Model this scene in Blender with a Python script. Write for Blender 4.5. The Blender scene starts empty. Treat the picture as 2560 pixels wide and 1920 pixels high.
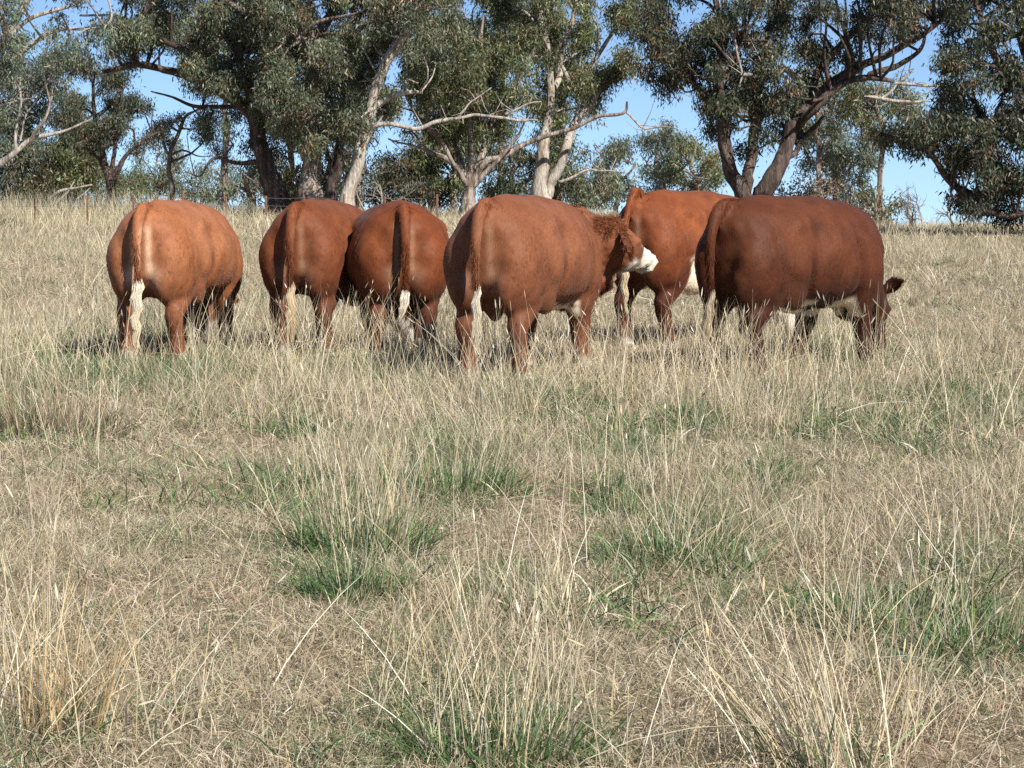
import bpy, math, random
import numpy as np
from mathutils import Vector, Matrix, Euler

random.seed(7)
RNG = np.random.default_rng(11)
R = math.radians
scene = bpy.context.scene
COL = scene.collection

# ------------------------------------------------------------------ camera
F = 5774.0                      # focal length in pixels of the 2560 px wide photograph
CAM_H = 1.6
PITCH = math.atan(540.0 / F)
cd = bpy.data.cameras.new('camera')
cd.sensor_width = 36.0
cd.lens = 36.0 * F / 2560.0
cd.clip_start = 0.1
cd.clip_end = 6000.0
cam = bpy.data.objects.new('camera', cd)
COL.objects.link(cam)
cam.location = (0, 0, CAM_H)
cam.rotation_euler = (R(90) - PITCH, 0, 0)
scene.camera = cam

# ------------------------------------------------------------------ sky, sun, exposure
SKY_LIFT = 0.07
SUN_EL, SUN_AZ = 40.0, 35.0     # azimuth: degrees to the right of straight behind the camera
world = bpy.data.worlds.new('World')
scene.world = world
world.use_nodes = True
wn = world.node_tree
bg = wn.nodes['Background']
sky = wn.nodes.new('ShaderNodeTexSky')
sky.sky_type = 'NISHITA'
sky.sun_disc = False
sky.sun_elevation = R(SUN_EL)
sdir = Vector((math.sin(R(SUN_AZ)) * math.cos(R(SUN_EL)), -math.cos(R(SUN_AZ)) * math.cos(R(SUN_EL)), math.sin(R(SUN_EL))))
sky.sun_rotation = math.atan2(sdir.x, sdir.y)
sky.altitude = 300
sky.air_density = 0.7
sky.dust_density = 0.0
sky.ozone_density = 4.0
wtc = wn.nodes.new('ShaderNodeTexCoord')
wmp = wn.nodes.new('ShaderNodeVectorMath'); wmp.operation = 'ADD'; wmp.inputs[1].default_value = (0, 0, SKY_LIFT)
wno = wn.nodes.new('ShaderNodeVectorMath'); wno.operation = 'NORMALIZE'
wn.links.new(wtc.outputs['Generated'], wmp.inputs[0]); wn.links.new(wmp.outputs[0], wno.inputs[0]); wn.links.new(wno.outputs[0], sky.inputs[0])
wn.links.new(sky.outputs[0], bg.inputs[0])
bg.inputs[1].default_value = 0.078
sl = bpy.data.lights.new('sun', 'SUN')
sl.energy = 5.0
sl.angle = R(0.5)
sl.color = (1.0, 0.955, 0.88)
sun = bpy.data.objects.new('sun', sl)
COL.objects.link(sun)
sun.rotation_euler = (-sdir).to_track_quat('-Z', 'Y').to_euler()
sun.location = (10, -10, 20)
scene.view_settings.view_transform = 'Standard'
scene.view_settings.look = 'None'
scene.view_settings.gamma = 1
scene.view_settings.exposure = 0.82
scene.render.engine = 'CYCLES'
scene.cycles.use_denoising = False
scene.cycles.max_bounces = 6
scene.cycles.diffuse_bounces = 3
scene.cycles.transmission_bounces = 3
scene.cycles.transparent_max_bounces = 4

# ------------------------------------------------------------------ helpers
def ray(x, y):
    u, v = (x - 1280) / F, -(y - 960) / F
    return Vector((u, math.cos(PITCH) + v * math.sin(PITCH), -math.sin(PITCH) + v * math.cos(PITCH)))

def P(x, y, Y):
    """world point seen at photo pixel x, y at distance Y"""
    d = ray(x, y)
    return Vector((0, 0, CAM_H)) + d * (Y / d.y)

def G(x, y):
    """flat ground point at photo pixel x, y"""
    d = ray(x, y)
    return Vector((0, 0, CAM_H)) + d * (-CAM_H / d.z)

def project(X, Y, Z):
    c, s = math.cos(PITCH), math.sin(PITCH)
    dz = Z - CAM_H
    w = Y * c - dz * s
    v = Y * s + dz * c
    return 1280 + F * X / w, 960 - F * v / w

_H = np.random.default_rng(3).random(4096)
def vnoise(p, scale=1.0, seed=0):
    """value noise in 0..1 for an (N,3) array"""
    q = np.asarray(p, dtype=np.float64) * scale + 17.3 * seed
    i = np.floor(q).astype(np.int64)
    f = q - i
    f = f * f * (3 - 2 * f)
    out = np.zeros(len(q))
    for dx in (0, 1):
        for dy in (0, 1):
            for dz in (0, 1):
                h = ((i[:, 0] + dx) * 73856093) ^ ((i[:, 1] + dy) * 19349663) ^ ((i[:, 2] + dz) * 83492791) ^ (seed * 2654435)
                w = (f[:, 0] if dx else 1 - f[:, 0]) * (f[:, 1] if dy else 1 - f[:, 1]) * (f[:, 2] if dz else 1 - f[:, 2])
                out += _H[h & 4095] * w
    return out

def fbm(p, scale=1.0, seed=0, octs=3):
    o, a, t = 0, 1.0, 0
    for k in range(octs):
        o = o + a * vnoise(p, scale * 2 ** k, seed + k)
        t += a
        a *= 0.5
    return o / t

def smooth(a, b, x):
    t = np.clip((x - a) / (b - a), 0, 1)
    return t * t * (3 - 2 * t)

def gz(X, Y):
    """height of the paddock"""
    X = np.asarray(X, dtype=float); Y = np.asarray(Y, dtype=float)
    u = X / np.maximum(Y, 5.0)
    c = 90.0 - 18.0 * smooth(0.0, 0.16, u)
    t = Y - c
    z = -0.045 * (np.sqrt(t * t + 12.0 ** 2) + t) / 2 + 0.045 * 0.4
    p = np.stack([X, Y, X * 0], -1).reshape(-1, 3)
    n = (vnoise(p, 0.35, 5) - 0.5) * 0.08 + (vnoise(p, 1.7, 6) - 0.5) * 0.03
    return z + n.reshape(z.shape)

def mesh_np(name, V, quads=None, tris=None, mat=None, parent=None, cols=None, smooth_shade=False):
    V = np.asarray(V, dtype=np.float32)
    nq = 0 if quads is None else len(quads)
    nt = 0 if tris is None else len(tris)
    me = bpy.data.meshes.new(name)
    me.vertices.add(len(V))
    me.vertices.foreach_set('co', V.ravel())
    L = []
    if nq: L.append(np.asarray(quads, dtype=np.int32).ravel())
    if nt: L.append(np.asarray(tris, dtype=np.int32).ravel())
    L = np.concatenate(L)
    me.loops.add(len(L))
    me.loops.foreach_set('vertex_index', L)
    st = np.concatenate([np.arange(nq) * 4, nq * 4 + np.arange(nt) * 3]).astype(np.int32)
    me.polygons.add(nq + nt)
    me.polygons.foreach_set('loop_start', st)
    if smooth_shade:
        me.polygons.foreach_set('use_smooth', np.ones(nq + nt, dtype=bool))
    me.update(calc_edges=True)
    if cols is not None:
        a = me.color_attributes.new('Col', 'FLOAT_COLOR', 'POINT')
        c = np.ones((len(V), 4), dtype=np.float32)
        c[:, :3] = cols
        a.data.foreach_set('color', c.ravel())
    if mat: me.materials.append(mat)
    o = bpy.data.objects.new(name, me)
    COL.objects.link(o)
    if parent: o.parent = parent
    return o

def tag(o, label=None, cat=None, group=None, kind=None):
    if label: o['label'] = label
    if cat: o['category'] = cat
    if group: o['group'] = group
    if kind: o['kind'] = kind
    return o

def empty(name, loc, rz=0):
    o = bpy.data.objects.new(name, None)
    o.empty_display_size = 0.2
    COL.objects.link(o)
    o.location = loc
    o.rotation_euler = (0, 0, rz)
    return o

def strands(root, d, length, bend, width, col, tip=None, nseg=2, prof=None):
    """ribbons: returns verts, quads, tris, colours"""
    N = len(root)
    length = np.broadcast_to(length, (N,))[:, None]
    width = np.broadcast_to(width, (N,))[:, None]
    rnd = RNG.normal(size=(N, 3))
    side = np.cross(d, rnd)
    side /= np.linalg.norm(side, axis=1, keepdims=True) + 1e-9
    K = 2 * nseg + 1
    V = np.empty((N, K, 3)); C = np.empty((N, K, 3))
    if tip is None: tip = col
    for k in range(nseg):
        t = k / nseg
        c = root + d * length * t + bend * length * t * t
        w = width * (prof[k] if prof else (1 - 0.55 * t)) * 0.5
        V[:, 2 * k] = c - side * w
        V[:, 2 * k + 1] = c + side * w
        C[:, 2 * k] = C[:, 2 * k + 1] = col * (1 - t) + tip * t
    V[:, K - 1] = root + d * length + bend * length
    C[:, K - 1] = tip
    b = (np.arange(N) * K)[:, None]
    q = [np.hstack([b + 2 * k, b + 2 * k + 1, b + 2 * k + 3, b + 2 * k + 2]) for k in range(nseg - 1)]
    tr = np.hstack([b + K - 3, b + K - 2, b + K - 1])
    return V.reshape(-1, 3), (np.concatenate(q) if q else np.zeros((0, 4), int)), tr, C.reshape(-1, 3)

class Acc:
    def __init__(s): s.V, s.Q, s.T, s.C, s.n = [], [], [], [], 0
    def add(s, v, q, t, c=None):
        s.V.append(np.asarray(v, dtype=np.float64).reshape(-1, 3))
        if q is not None and len(q): s.Q.append(np.asarray(q) + s.n)
        if t is not None and len(t): s.T.append(np.asarray(t) + s.n)
        if c is not None: s.C.append(np.asarray(c).reshape(-1, 3))
        s.n += len(s.V[-1])
    def build(s, name, mat, parent=None, smooth_shade=False):
        return mesh_np(name, np.concatenate(s.V), np.concatenate(s.Q) if s.Q else None, np.concatenate(s.T) if s.T else None,
                       mat, parent, np.concatenate(s.C) if s.C else None, smooth_shade)

def catmull(pts, n):
    """pts (K,D) -> resampled (n,D)"""
    p = np.asarray(pts, dtype=float)
    K = len(p)
    if K == 2:
        t = np.linspace(0, 1, n)[:, None]
        return p[0] * (1 - t) + p[1] * t
    seg = np.linalg.norm(np.diff(p[:, :3], axis=0), axis=1)
    s = np.concatenate([[0], np.cumsum(seg)])
    ts = np.linspace(0, s[-1], n)
    pe = np.vstack([2 * p[0] - p[1], p, 2 * p[-1] - p[-2]])
    out = []
    for t in ts:
        i = min(max(np.searchsorted(s, t, side='right') - 1, 0), K - 2)
        f = (t - s[i]) / max(seg[i], 1e-9)
        a, b, c, d = pe[i], pe[i + 1], pe[i + 2], pe[i + 3]
        out.append(0.5 * ((2 * b) + (-a + c) * f + (2 * a - 5 * b + 4 * c - d) * f ** 2 + (-a + 3 * b - 3 * c + d) * f ** 3))
    return np.array(out)

def tube(pts, rad, sides=8, rough=0.0, cap=True, flat=None):
    """closed tube along pts (N,3) with radii (N,)"""
    p = np.asarray(pts, dtype=float); r = np.asarray(rad, dtype=float)
    N = len(p)
    t = np.gradient(p, axis=0)
    t /= np.linalg.norm(t, axis=1, keepdims=True) + 1e-9
    ref = np.array([0.0, 1.0, 0.0]) if abs(t[0][1]) < 0.9 else np.array([1.0, 0, 0])
    V = []
    a = np.cross(t[0], ref); a /= np.linalg.norm(a)
    ang = np.linspace(0, 2 * np.pi, sides, endpoint=False)
    for i in range(N):
        a = a - t[i] * np.dot(a, t[i]); a /= np.linalg.norm(a) + 1e-9
        b = np.cross(t[i], a)
        rr = r[i] * (1 + rough * RNG.uniform(-1, 1, sides))
        V.append(p[i] + (np.cos(ang) * rr)[:, None] * a + (np.sin(ang) * rr)[:, None] * b)
    V = np.concatenate(V)
    i0 = (np.arange(N - 1) * sides)[:, None]
    k = np.arange(sides)[None]; k2 = (k + 1) % sides
    Q = np.stack([i0 + k, i0 + k2, i0 + sides + k2, i0 + sides + k], -1).reshape(-1, 4)
    T = np.zeros((0, 3), int)
    if cap:
        V = np.vstack([V, p[0] - t[0] * r[0] * 0.6, p[-1] + t[-1] * r[-1] * 0.6])
        n = N * sides
        kk = np.arange(sides); kk2 = (kk + 1) % sides
        T = np.vstack([np.stack([kk2, kk, np.full(sides, n)], -1), np.stack([n - sides + kk, n - sides + kk2, np.full(sides, n + 1)], -1)])
    return V, Q, T

# ------------------------------------------------------------------ materials
def new_mat(name):
    m = bpy.data.materials.new(name)
    m.use_nodes = True
    nt = m.node_tree
    for n in list(nt.nodes):
        if n.type != 'OUTPUT_MATERIAL': nt.nodes.remove(n)
    return m, nt, nt.nodes['Material Output']

def leafy_mat(name, transl=0.3, rough=0.6, gloss=0.04, tint=(1, 1, 1)):
    m, nt, out = new_mat(name)
    at = nt.nodes.new('ShaderNodeAttribute'); at.attribute_name = 'Col'
    mx = nt.nodes.new('ShaderNodeMix'); mx.data_type = 'RGBA'; mx.blend_type = 'MULTIPLY'; mx.inputs[0].default_value = 1
    mx.inputs[7].default_value = (*tint, 1)
    nt.links.new(at.outputs['Color'], mx.inputs[6])
    d = nt.nodes.new('ShaderNodeBsdfDiffuse'); t = nt.nodes.new('ShaderNodeBsdfTranslucent')
    nt.links.new(mx.outputs[2], d.inputs[0]); nt.links.new(mx.outputs[2], t.inputs[0])
    s = nt.nodes.new('ShaderNodeMixShader'); s.inputs[0].default_value = transl
    nt.links.new(d.outputs[0], s.inputs[1]); nt.links.new(t.outputs[0], s.inputs[2])
    g = nt.nodes.new('ShaderNodeBsdfGlossy'); g.inputs['Roughness'].default_value = rough
    s2 = nt.nodes.new('ShaderNodeMixShader'); s2.inputs[0].default_value = gloss
    nt.links.new(s.outputs[0], s2.inputs[1]); nt.links.new(g.outputs[0], s2.inputs[2])
    nt.links.new(s2.outputs[0], out.inputs[0])
    return m

M_GRASS = leafy_mat('grass_blades', 0.3, 0.5, 0.03, (1.29, 1.30, 1.38))
M_LEAF = leafy_mat('gum_leaves', 0.25, 0.5, 0.045, (1.12, 1.15, 1.07))

def coat_mat():
    m, nt, out = new_mat('short_coat')
    N = nt.nodes.new
    at = N('ShaderNodeAttribute'); at.attribute_name = 'Col'
    tc = N('ShaderNodeTexCoord')
    mp = N('ShaderNodeMapping'); mp.inputs['Scale'].default_value = (30, 85, 24)
    nt.links.new(tc.outputs['Object'], mp.inputs[0])
    n1 = N('ShaderNodeTexNoise'); n1.inputs['Scale'].default_value = 1.6; n1.inputs['Detail'].default_value = 5
    nt.links.new(mp.outputs[0], n1.inputs[0])
    n2 = N('ShaderNodeTexNoise'); n2.inputs['Scale'].default_value = 7; n2.inputs['Detail'].default_value = 6; n2.inputs['Roughness'].default_value = 0.65
    nt.links.new(tc.outputs['Object'], n2.inputs[0])
    r1 = N('ShaderNodeMapRange'); r1.inputs[1].default_value = 0.3; r1.inputs[2].default_value = 0.7; r1.inputs[3].default_value = 0.80; r1.inputs[4].default_value = 1.15
    nt.links.new(n1.outputs[0], r1.inputs[0])
    r2 = N('ShaderNodeMapRange'); r2.inputs[1].default_value = 0.3; r2.inputs[2].default_value = 0.7; r2.inputs[3].default_value = 0.88; r2.inputs[4].default_value = 1.1
    nt.links.new(n2.outputs[0], r2.inputs[0])
    mu = N('ShaderNodeMath'); mu.operation = 'MULTIPLY'
    nt.links.new(r1.outputs[0], mu.inputs[0]); nt.links.new(r2.outputs[0], mu.inputs[1])
    vm = N('ShaderNodeVectorMath'); vm.operation = 'SCALE'
    nt.links.new(at.outputs['Color'], vm.inputs[0]); nt.links.new(mu.outputs[0], vm.inputs['Scale'])
    p = N('ShaderNodeBsdfPrincipled')
    nt.links.new(vm.outputs[0], p.inputs['Base Color'])
    p.inputs['Roughness'].default_value = 0.62
    p.inputs['Specular IOR Level'].default_value = 0.14
    p.inputs['Sheen Weight'].default_value = 0.03
    p.inputs['Sheen Roughness'].default_value = 0.4
    bp = N('ShaderNodeBump'); bp.inputs['Strength'].default_value = 0.2; bp.inputs['Distance'].default_value = 0.006
    nt.links.new(n1.outputs[0], bp.inputs['Height'])
    nt.links.new(bp.outputs[0], p.inputs['Normal'])
    nt.links.new(p.outputs[0], out.inputs[0])
    return m
M_COAT = coat_mat()
M_HAIR = leafy_mat('coarse_hair', 0.10, 0.45, 0.02)
M_FUR = leafy_mat('body_hair', 0.0, 0.5, 0.012, (.95, .86, .76))

def eye_mat():
    m, nt, out = new_mat('wet_eye')
    p = nt.nodes.new('ShaderNodeBsdfPrincipled')
    p.inputs['Base Color'].default_value = (0.012, 0.008, 0.006, 1); p.inputs['Roughness'].default_value = 0.12
    nt.links.new(p.outputs[0], out.inputs[0]); return m
M_EYE = eye_mat()

def bark_mat(name, pale, dark, patch, amount=0.5):
    m, nt, out = new_mat(name)
    N = nt.nodes.new
    tc = N('ShaderNodeTexCoord')
    mp = N('ShaderNodeMapping'); mp.inputs['Scale'].default_value = (5.5, 5.5, 0.9)
    nt.links.new(tc.outputs['Object'], mp.inputs[0])
    n1 = N('ShaderNodeTexNoise'); n1.inputs['Scale'].default_value = 1.3; n1.inputs['Detail'].default_value = 7; n1.inputs['Roughness'].default_value = 0.62
    nt.links.new(mp.outputs[0], n1.inputs[0])
    r1 = N('ShaderNodeValToRGB')
    e = r1.color_ramp.elements
    e[0].position = amount - 0.09; e[0].color = (*dark, 1)
    e[1].position = amount + 0.07; e[1].color = (*pale, 1)
    k = e.new(amount); k.color = (*patch, 1)
    nt.links.new(n1.outputs[0], r1.inputs[0])
    mp2 = N('ShaderNodeMapping'); mp2.inputs['Scale'].default_value = (30, 30, 4)
    nt.links.new(tc.outputs['Object'], mp2.inputs[0])
    n2 = N('ShaderNodeTexNoise'); n2.inputs['Scale'].default_value = 1; n2.inputs['Detail'].default_value = 6
    nt.links.new(mp2.outputs[0], n2.inputs[0])
    r2 = N('ShaderNodeMapRange'); r2.inputs[1].default_value = 0.3; r2.inputs[2].default_value = 0.7; r2.inputs[3].default_value = 0.55; r2.inputs[4].default_value = 1.25
    nt.links.new(n2.outputs[0], r2.inputs[0])
    vm = N('ShaderNodeVectorMath'); vm.operation = 'SCALE'
    nt.links.new(r1.outputs[0], vm.inputs[0]); nt.links.new(r2.outputs[0], vm.inputs['Scale'])
    p = N('ShaderNodeBsdfPrincipled'); p.inputs['Roughness'].default_value = 0.85; p.inputs['Specular IOR Level'].default_value = 0.2
    nt.links.new(vm.outputs[0], p.inputs['Base Color'])
    bp = N('ShaderNodeBump'); bp.inputs['Strength'].default_value = 0.8; bp.inputs['Distance'].default_value = 0.05
    nt.links.new(n2.outputs[0], bp.inputs['Height']); nt.links.new(bp.outputs[0], p.inputs['Normal'])
    nt.links.new(p.outputs[0], out.inputs[0])
    return m
M_BARK_GREY = bark_mat('grey_box_bark', (0.30, 0.26, 0.22), (0.10, 0.075, 0.06), (0.2, 0.15, 0.12), 0.48)
M_BARK_DARK = bark_mat('dark_rough_bark', (0.13, 0.10, 0.085), (0.05, 0.04, 0.035), (0.09, 0.06, 0.045), 0.5)
M_BARK_PALE = bark_mat('smooth_pale_bark', (0.42, 0.38, 0.32), (0.16, 0.11, 0.08), (0.30, 0.24, 0.18), 0.44)
M_BARK_DEAD = bark_mat('bleached_dead_wood', (0.38, 0.34, 0.29), (0.17, 0.14, 0.12), (0.28, 0.24, 0.20), 0.45)

def ground_mat():
    m, nt, out = new_mat('paddock_soil')
    N = nt.nodes.new
    tc = N('ShaderNodeTexCoord')
    n1 = N('ShaderNodeTexNoise'); n1.inputs['Scale'].default_value = 0.9; n1.inputs['Detail'].default_value = 6
    n2 = N('ShaderNodeTexNoise'); n2.inputs['Scale'].default_value = 45; n2.inputs['Detail'].default_value = 5; n2.inputs['Roughness'].default_value = 0.7
    nt.links.new(tc.outputs['Object'], n1.inputs[0]); nt.links.new(tc.outputs['Object'], n2.inputs[0])
    r1 = N('ShaderNodeValToRGB'); e = r1.color_ramp.elements
    e[0].position = 0.35; e[0].color = (0.26, 0.22, 0.14, 1)
    e[1].position = 0.75; e[1].color = (0.34, 0.23, 0.16, 1)
    k = e.new(0.5); k.color = (0.34, 0.28, 0.19, 1)
    nt.links.new(n1.outputs[0], r1.inputs[0])
    r2 = N('ShaderNodeMapRange'); r2.inputs[1].default_value = 0.3; r2.inputs[2].default_value = 0.7; r2.inputs[3].default_value = 0.45; r2.inputs[4].default_value = 1.3
    nt.links.new(n2.outputs[0], r2.inputs[0])
    vm = N('ShaderNodeVectorMath'); vm.operation = 'SCALE'
    nt.links.new(r1.outputs[0], vm.inputs[0]); nt.links.new(r2.outputs[0], vm.inputs['Scale'])
    p = N('ShaderNodeBsdfPrincipled'); p.inputs['Roughness'].default_value = 0.95; p.inputs['Specular IOR Level'].default_value = 0.1
    nt.links.new(vm.outputs[0], p.inputs['Base Color'])
    bp = N('ShaderNodeBump'); bp.inputs['Strength'].default_value = 0.9; bp.inputs['Distance'].default_value = 0.03
    nt.links.new(n2.outputs[0], bp.inputs['Height']); nt.links.new(bp.outputs[0], p.inputs['Normal'])
    nt.links.new(p.outputs[0], out.inputs[0])
    return m
M_GROUND = ground_mat()


def plain(name, col, rough=0.7, metal=0.0, vary=0.5):
    m, nt, out = new_mat(name)
    N = nt.nodes.new
    p = N('ShaderNodeBsdfPrincipled'); p.inputs['Roughness'].default_value = rough; p.inputs['Metallic'].default_value = metal
    n = N('ShaderNodeTexNoise'); n.inputs['Scale'].default_value = 25; n.inputs['Detail'].default_value = 4
    r = N('ShaderNodeMapRange'); r.inputs[3].default_value = 1 - vary; r.inputs[4].default_value = 1 + vary
    vm = N('ShaderNodeVectorMath'); vm.operation = 'SCALE'; vm.inputs[0].default_value = col
    nt.links.new(n.outputs[0], r.inputs[0]); nt.links.new(r.outputs[0], vm.inputs['Scale']); nt.links.new(vm.outputs[0], p.inputs['Base Color'])
    nt.links.new(p.outputs[0], out.inputs[0])
    return m
M_RUST = plain('rusty_steel', (0.17, 0.075, 0.045), 0.8)
M_WIRE = plain('dull_wire', (0.16, 0.13, 0.11), 0.6)

# ------------------------------------------------------------------ the ground
def build_ground():
    ys = np.concatenate([np.linspace(-60, 0, 13)[:-1], np.linspace(0, 30, 91)[:-1], np.linspace(30, 130, 101)[:-1], np.geomspace(130, 3000, 30)])
    xs = np.concatenate([-np.geomspace(45, 2500, 24)[::-1], np.linspace(-40, -12, 29)[:-1], np.linspace(-12, 12, 73), np.linspace(12, 40, 29)[1:], np.geomspace(45, 2500, 24)])
    X, Y = np.meshgrid(xs, ys)
    Z = gz(X, Y)
    V = np.stack([X, Y, Z], -1).reshape(-1, 3)
    nx, ny = len(xs), len(ys)
    i = (np.arange(ny - 1)[:, None] * nx + np.arange(nx - 1)[None]).ravel()
    Q = np.stack([i, i + 1, i + nx + 1, i + nx], -1)
    o = mesh_np('ground', V, Q, None, M_GROUND, smooth_shade=True)
    tag(o, kind='structure')
build_ground()

# ------------------------------------------------------------------ trees
def in_poly(x, y, poly):
    inside = False
    n = len(poly); j = n - 1
    for i in range(n):
        xi, yi = poly[i]; xj, yj = poly[j]
        if (yi > y) != (yj > y) and x < (xj - xi) * (y - yi) / (yj - yi + 1e-9) + xi: inside = not inside
        j = i
    return inside

LEAF = dict(
    grey=[(.085, .105, .062), (.11, .128, .085), (.065, .085, .050), (.14, .125, .075)],
    olive=[(.080, .100, .040), (.105, .118, .050), (.060, .078, .034), (.12, .105, .05)],
    dark=[(.036, .050, .028), (.054, .066, .036), (.028, .040, .025), (.085, .062, .038)],
    blue=[(.085, .115, .085), (.11, .14, .105), (.07, .095, .07), (.12, .12, .08)],  # bluish gum leaves; on far trees the haze is put into this colour
    brown=[(.13, .095, .055), (.10, .085, .05), (.085, .085, .045), (.16, .10, .06)],
)

def tree(name, label, Y, limbs, regions, leaf='grey', bark=None, dead=(), group='gum trees behind the paddock', cover=3.2, leaf_len=.135, depth=2.5, rust=.05, extra_twigs=1.0, base=None):
    """limbs: polylines (x, y, radius, depth offset) in photo pixels at distance Y; regions: (polygon, clump radius, density)"""
    s = F / Y
    if base is None: base = (limbs[0][0][0], limbs[0][0][1])
    b = P(base[0], base[1], Y); bz = float(gz(b.x, b.y))
    root = empty(name, (b.x, b.y, bz))
    tag(root, label, 'tree', group)
    o = np.array([b.x, b.y, bz])
    W = Acc(); nodes = []; nrad = []
    def wood(p, r, sides, acc=W):
        acc.add(*tube(p - o, r, sides, rough=.10, cap=False))
    for li, l in enumerate(limbs):
        pts = []
        for q in l:
            x, y, r = q[:3]; dy = q[3] if len(q) > 3 else 0.0
            p = P(x, y, Y + dy); pts.append((*p, r / s))
        if li == 0 or (abs(l[0][1] - base[1]) < 30 and len(l[0]) <= 4 and l[0][1] > 430):
            # carry the trunk down into the ground with a flare
            p0 = pts[0]; zg = float(gz(p0[0], p0[1]))
            pts = [(p0[0], p0[1], zg - .15, p0[3] * 1.55), (p0[0], p0[1], zg + .25, p0[3] * 1.2)] + ([pts[0]] if pts[0][2] > zg + .5 else []) + pts[1:]
        n = max(8, int(len(pts) * 6))
        c = catmull(pts, n)
        jit = (np.stack([vnoise(c[:, :3], 1.3, 3), vnoise(c[:, :3], 1.3, 4), vnoise(c[:, :3], 1.3, 5)], -1) - .5) * np.minimum(c[:, 3:4] * 2 + .05, .28)
        jit[:3] = 0
        p = c[:, :3] + jit
        wood(p, np.maximum(c[:, 3] * (1 + .12 * (vnoise(p, 2.5, 8) - .5)), .012), 9)
        nodes.append(p[n // 3:]); nrad.append(c[n // 3:, 3])
    NP = np.concatenate(nodes); NR = np.concatenate(nrad)
    # foliage clumps
    clumps = []
    pal = np.array(LEAF[leaf])
    for reg in regions:
        poly, cr, dens = reg[:3]
        dd = reg[3] if len(reg) > 3 else 0.0
        dp = reg[4] if len(reg) > 4 else depth
        xs = [q[0] for q in poly]; ys = [q[1] for q in poly]
        area = 0.5 * abs(sum(poly[i][0] * poly[(i + 1) % len(poly)][1] - poly[(i + 1) % len(poly)][0] * poly[i][1] for i in range(len(poly))))
        want = int(area / (math.pi * cr * cr) * 1.9 * dens) + 1
        got = 0; tries = 0
        while got < want and tries < want * 30:
            tries += 1
            x = random.uniform(min(xs), max(xs)); y = random.uniform(min(ys), max(ys))
            if not in_poly(x, y, poly): continue
            if y < -60 and random.random() < .45: got += 1; continue
            r = cr * random.uniform(.6, 1.3)
            clumps.append((x, y, r, dd + random.uniform(-dp, dp))); got += 1
    LV = Acc()
    Lp, Ld, Ll, Lw, Lc = [], [], [], [], []
    fine = 1.0
    for x, y, r, dy in clumps:
        c = np.array(P(x, y, Y + dy)); rr = r / s
        # branch from the nearest limb
        dist = np.linalg.norm(NP - c, axis=1) - (c[2] - NP[:, 2]) * .25
        k = int(np.argmin(dist + RNG.random(len(NP)) * .6)); p0 = NP[k]
        L = np.linalg.norm(c - p0)
        if L > .2 and L < 7.5:
            m1 = p0 * .6 + c * .4 + RNG.normal(size=3) * L * .09 + [0, 0, .06 * L]
            m2 = p0 * .25 + c * .75 + RNG.normal(size=3) * L * .09 + [0, 0, .03 * L]
            cc = catmull(np.array([p0, m1, m2, c + RNG.normal(size=3) * rr * .3]), 9)
            r0 = min(NR[k] * .7, .018 + .022 * L)
            wood(cc, np.linspace(r0, .012, 9), 5)
        nl = int(math.pi * r * r * .8 * cover / (leaf_len * s * leaf_len * .24 * s * .6))
        per = 16
        ns = max(3, nl // per)
        u = RNG.normal(size=(ns, 3)); u /= np.linalg.norm(u, axis=1, keepdims=True)
        sp = c + u * (RNG.random((ns, 1)) ** .45) * rr * np.array([1.0, 1.0, .8])
        # twigs
        for t in range(min(ns, int(3 * extra_twigs))):
            q = sp[t]
            wood(np.array([c, (c + q) / 2 + RNG.normal(size=3) * rr * .12, q]), np.array([.014, .010, .006]), 3)
        tone = pal[RNG.integers(0, len(pal), ns)] * RNG.uniform(.75, 1.25, (ns, 1))
        tone = tone * (.68 + .7 * random.random())
        rs = RNG.random(ns) < rust
        tone[rs] = np.array([.20, .11, .06]) * RNG.uniform(.6, 1.1, (rs.sum(), 1))
        lp = np.repeat(sp, per, 0) + RNG.normal(size=(ns * per, 3)) * np.array([.15, .15, .16]) * (leaf_len / .16)
        ld = RNG.normal(size=(ns * per, 3)) * [.65, .65, .5] + [0, 0, -.75]
        ld /= np.linalg.norm(ld, axis=1, keepdims=True)
        Lp.append(lp); Ld.append(ld)
        Ll.append(RNG.uniform(.7, 1.3, ns * per) * leaf_len)
        Lc.append(np.repeat(tone, per, 0) * RNG.uniform(.75, 1.3, (ns * per, 1)))
    for l in dead:
        pts = [(*P(q[0], q[1], Y + (q[3] if len(q) > 3 else 0)), q[2] / s) for q in l]
        c = catmull(pts, len(pts) * 5)
        p = c[:, :3] + (np.stack([vnoise(c[:, :3], 2.2, 3), vnoise(c[:, :3], 2.2, 4), vnoise(c[:, :3], 2.2, 5)], -1) - .5) * .12
        D = Acc()
        wood(p, np.maximum(c[:, 3], .01), 7, D)
        for q in range(int(len(p) * .35)):       # dead side twigs
            a = p[RNG.integers(len(p) // 4, len(p))]
            e = a + RNG.normal(size=3) * [.5, .3, .4] + [0, 0, .15]
            wood(np.array([a, (a + e) / 2 + RNG.normal(size=3) * .08, e]), np.array([.018, .012, .005]), 4, D)
        D.build('dead_branch', M_BARK_DEAD, root, True)
    W.build('trunk', bark or M_BARK_GREY, root, True)
    if Lp:
        p = np.concatenate(Lp) - o; d = np.concatenate(Ld); ln = np.concatenate(Ll); cl = np.concatenate(Lc)
        N = len(p)
        side = np.cross(d, RNG.normal(size=(N, 3))); side /= np.linalg.norm(side, axis=1, keepdims=True)
        wd = (ln * RNG.uniform(.10, .16, N))[:, None]; L = ln[:, None]
        V = np.stack([p, p + d * L * .42 + side * wd, p + d * L + [0, 0, -.02], p + d * L * .42 - side * wd], 1)
        qd = np.arange(N * 4).reshape(-1, 4)
        mesh_np('crown', V.reshape(-1, 3), qd, None, M_LEAF, root, np.repeat(cl, 4, 0))
    return root

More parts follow.
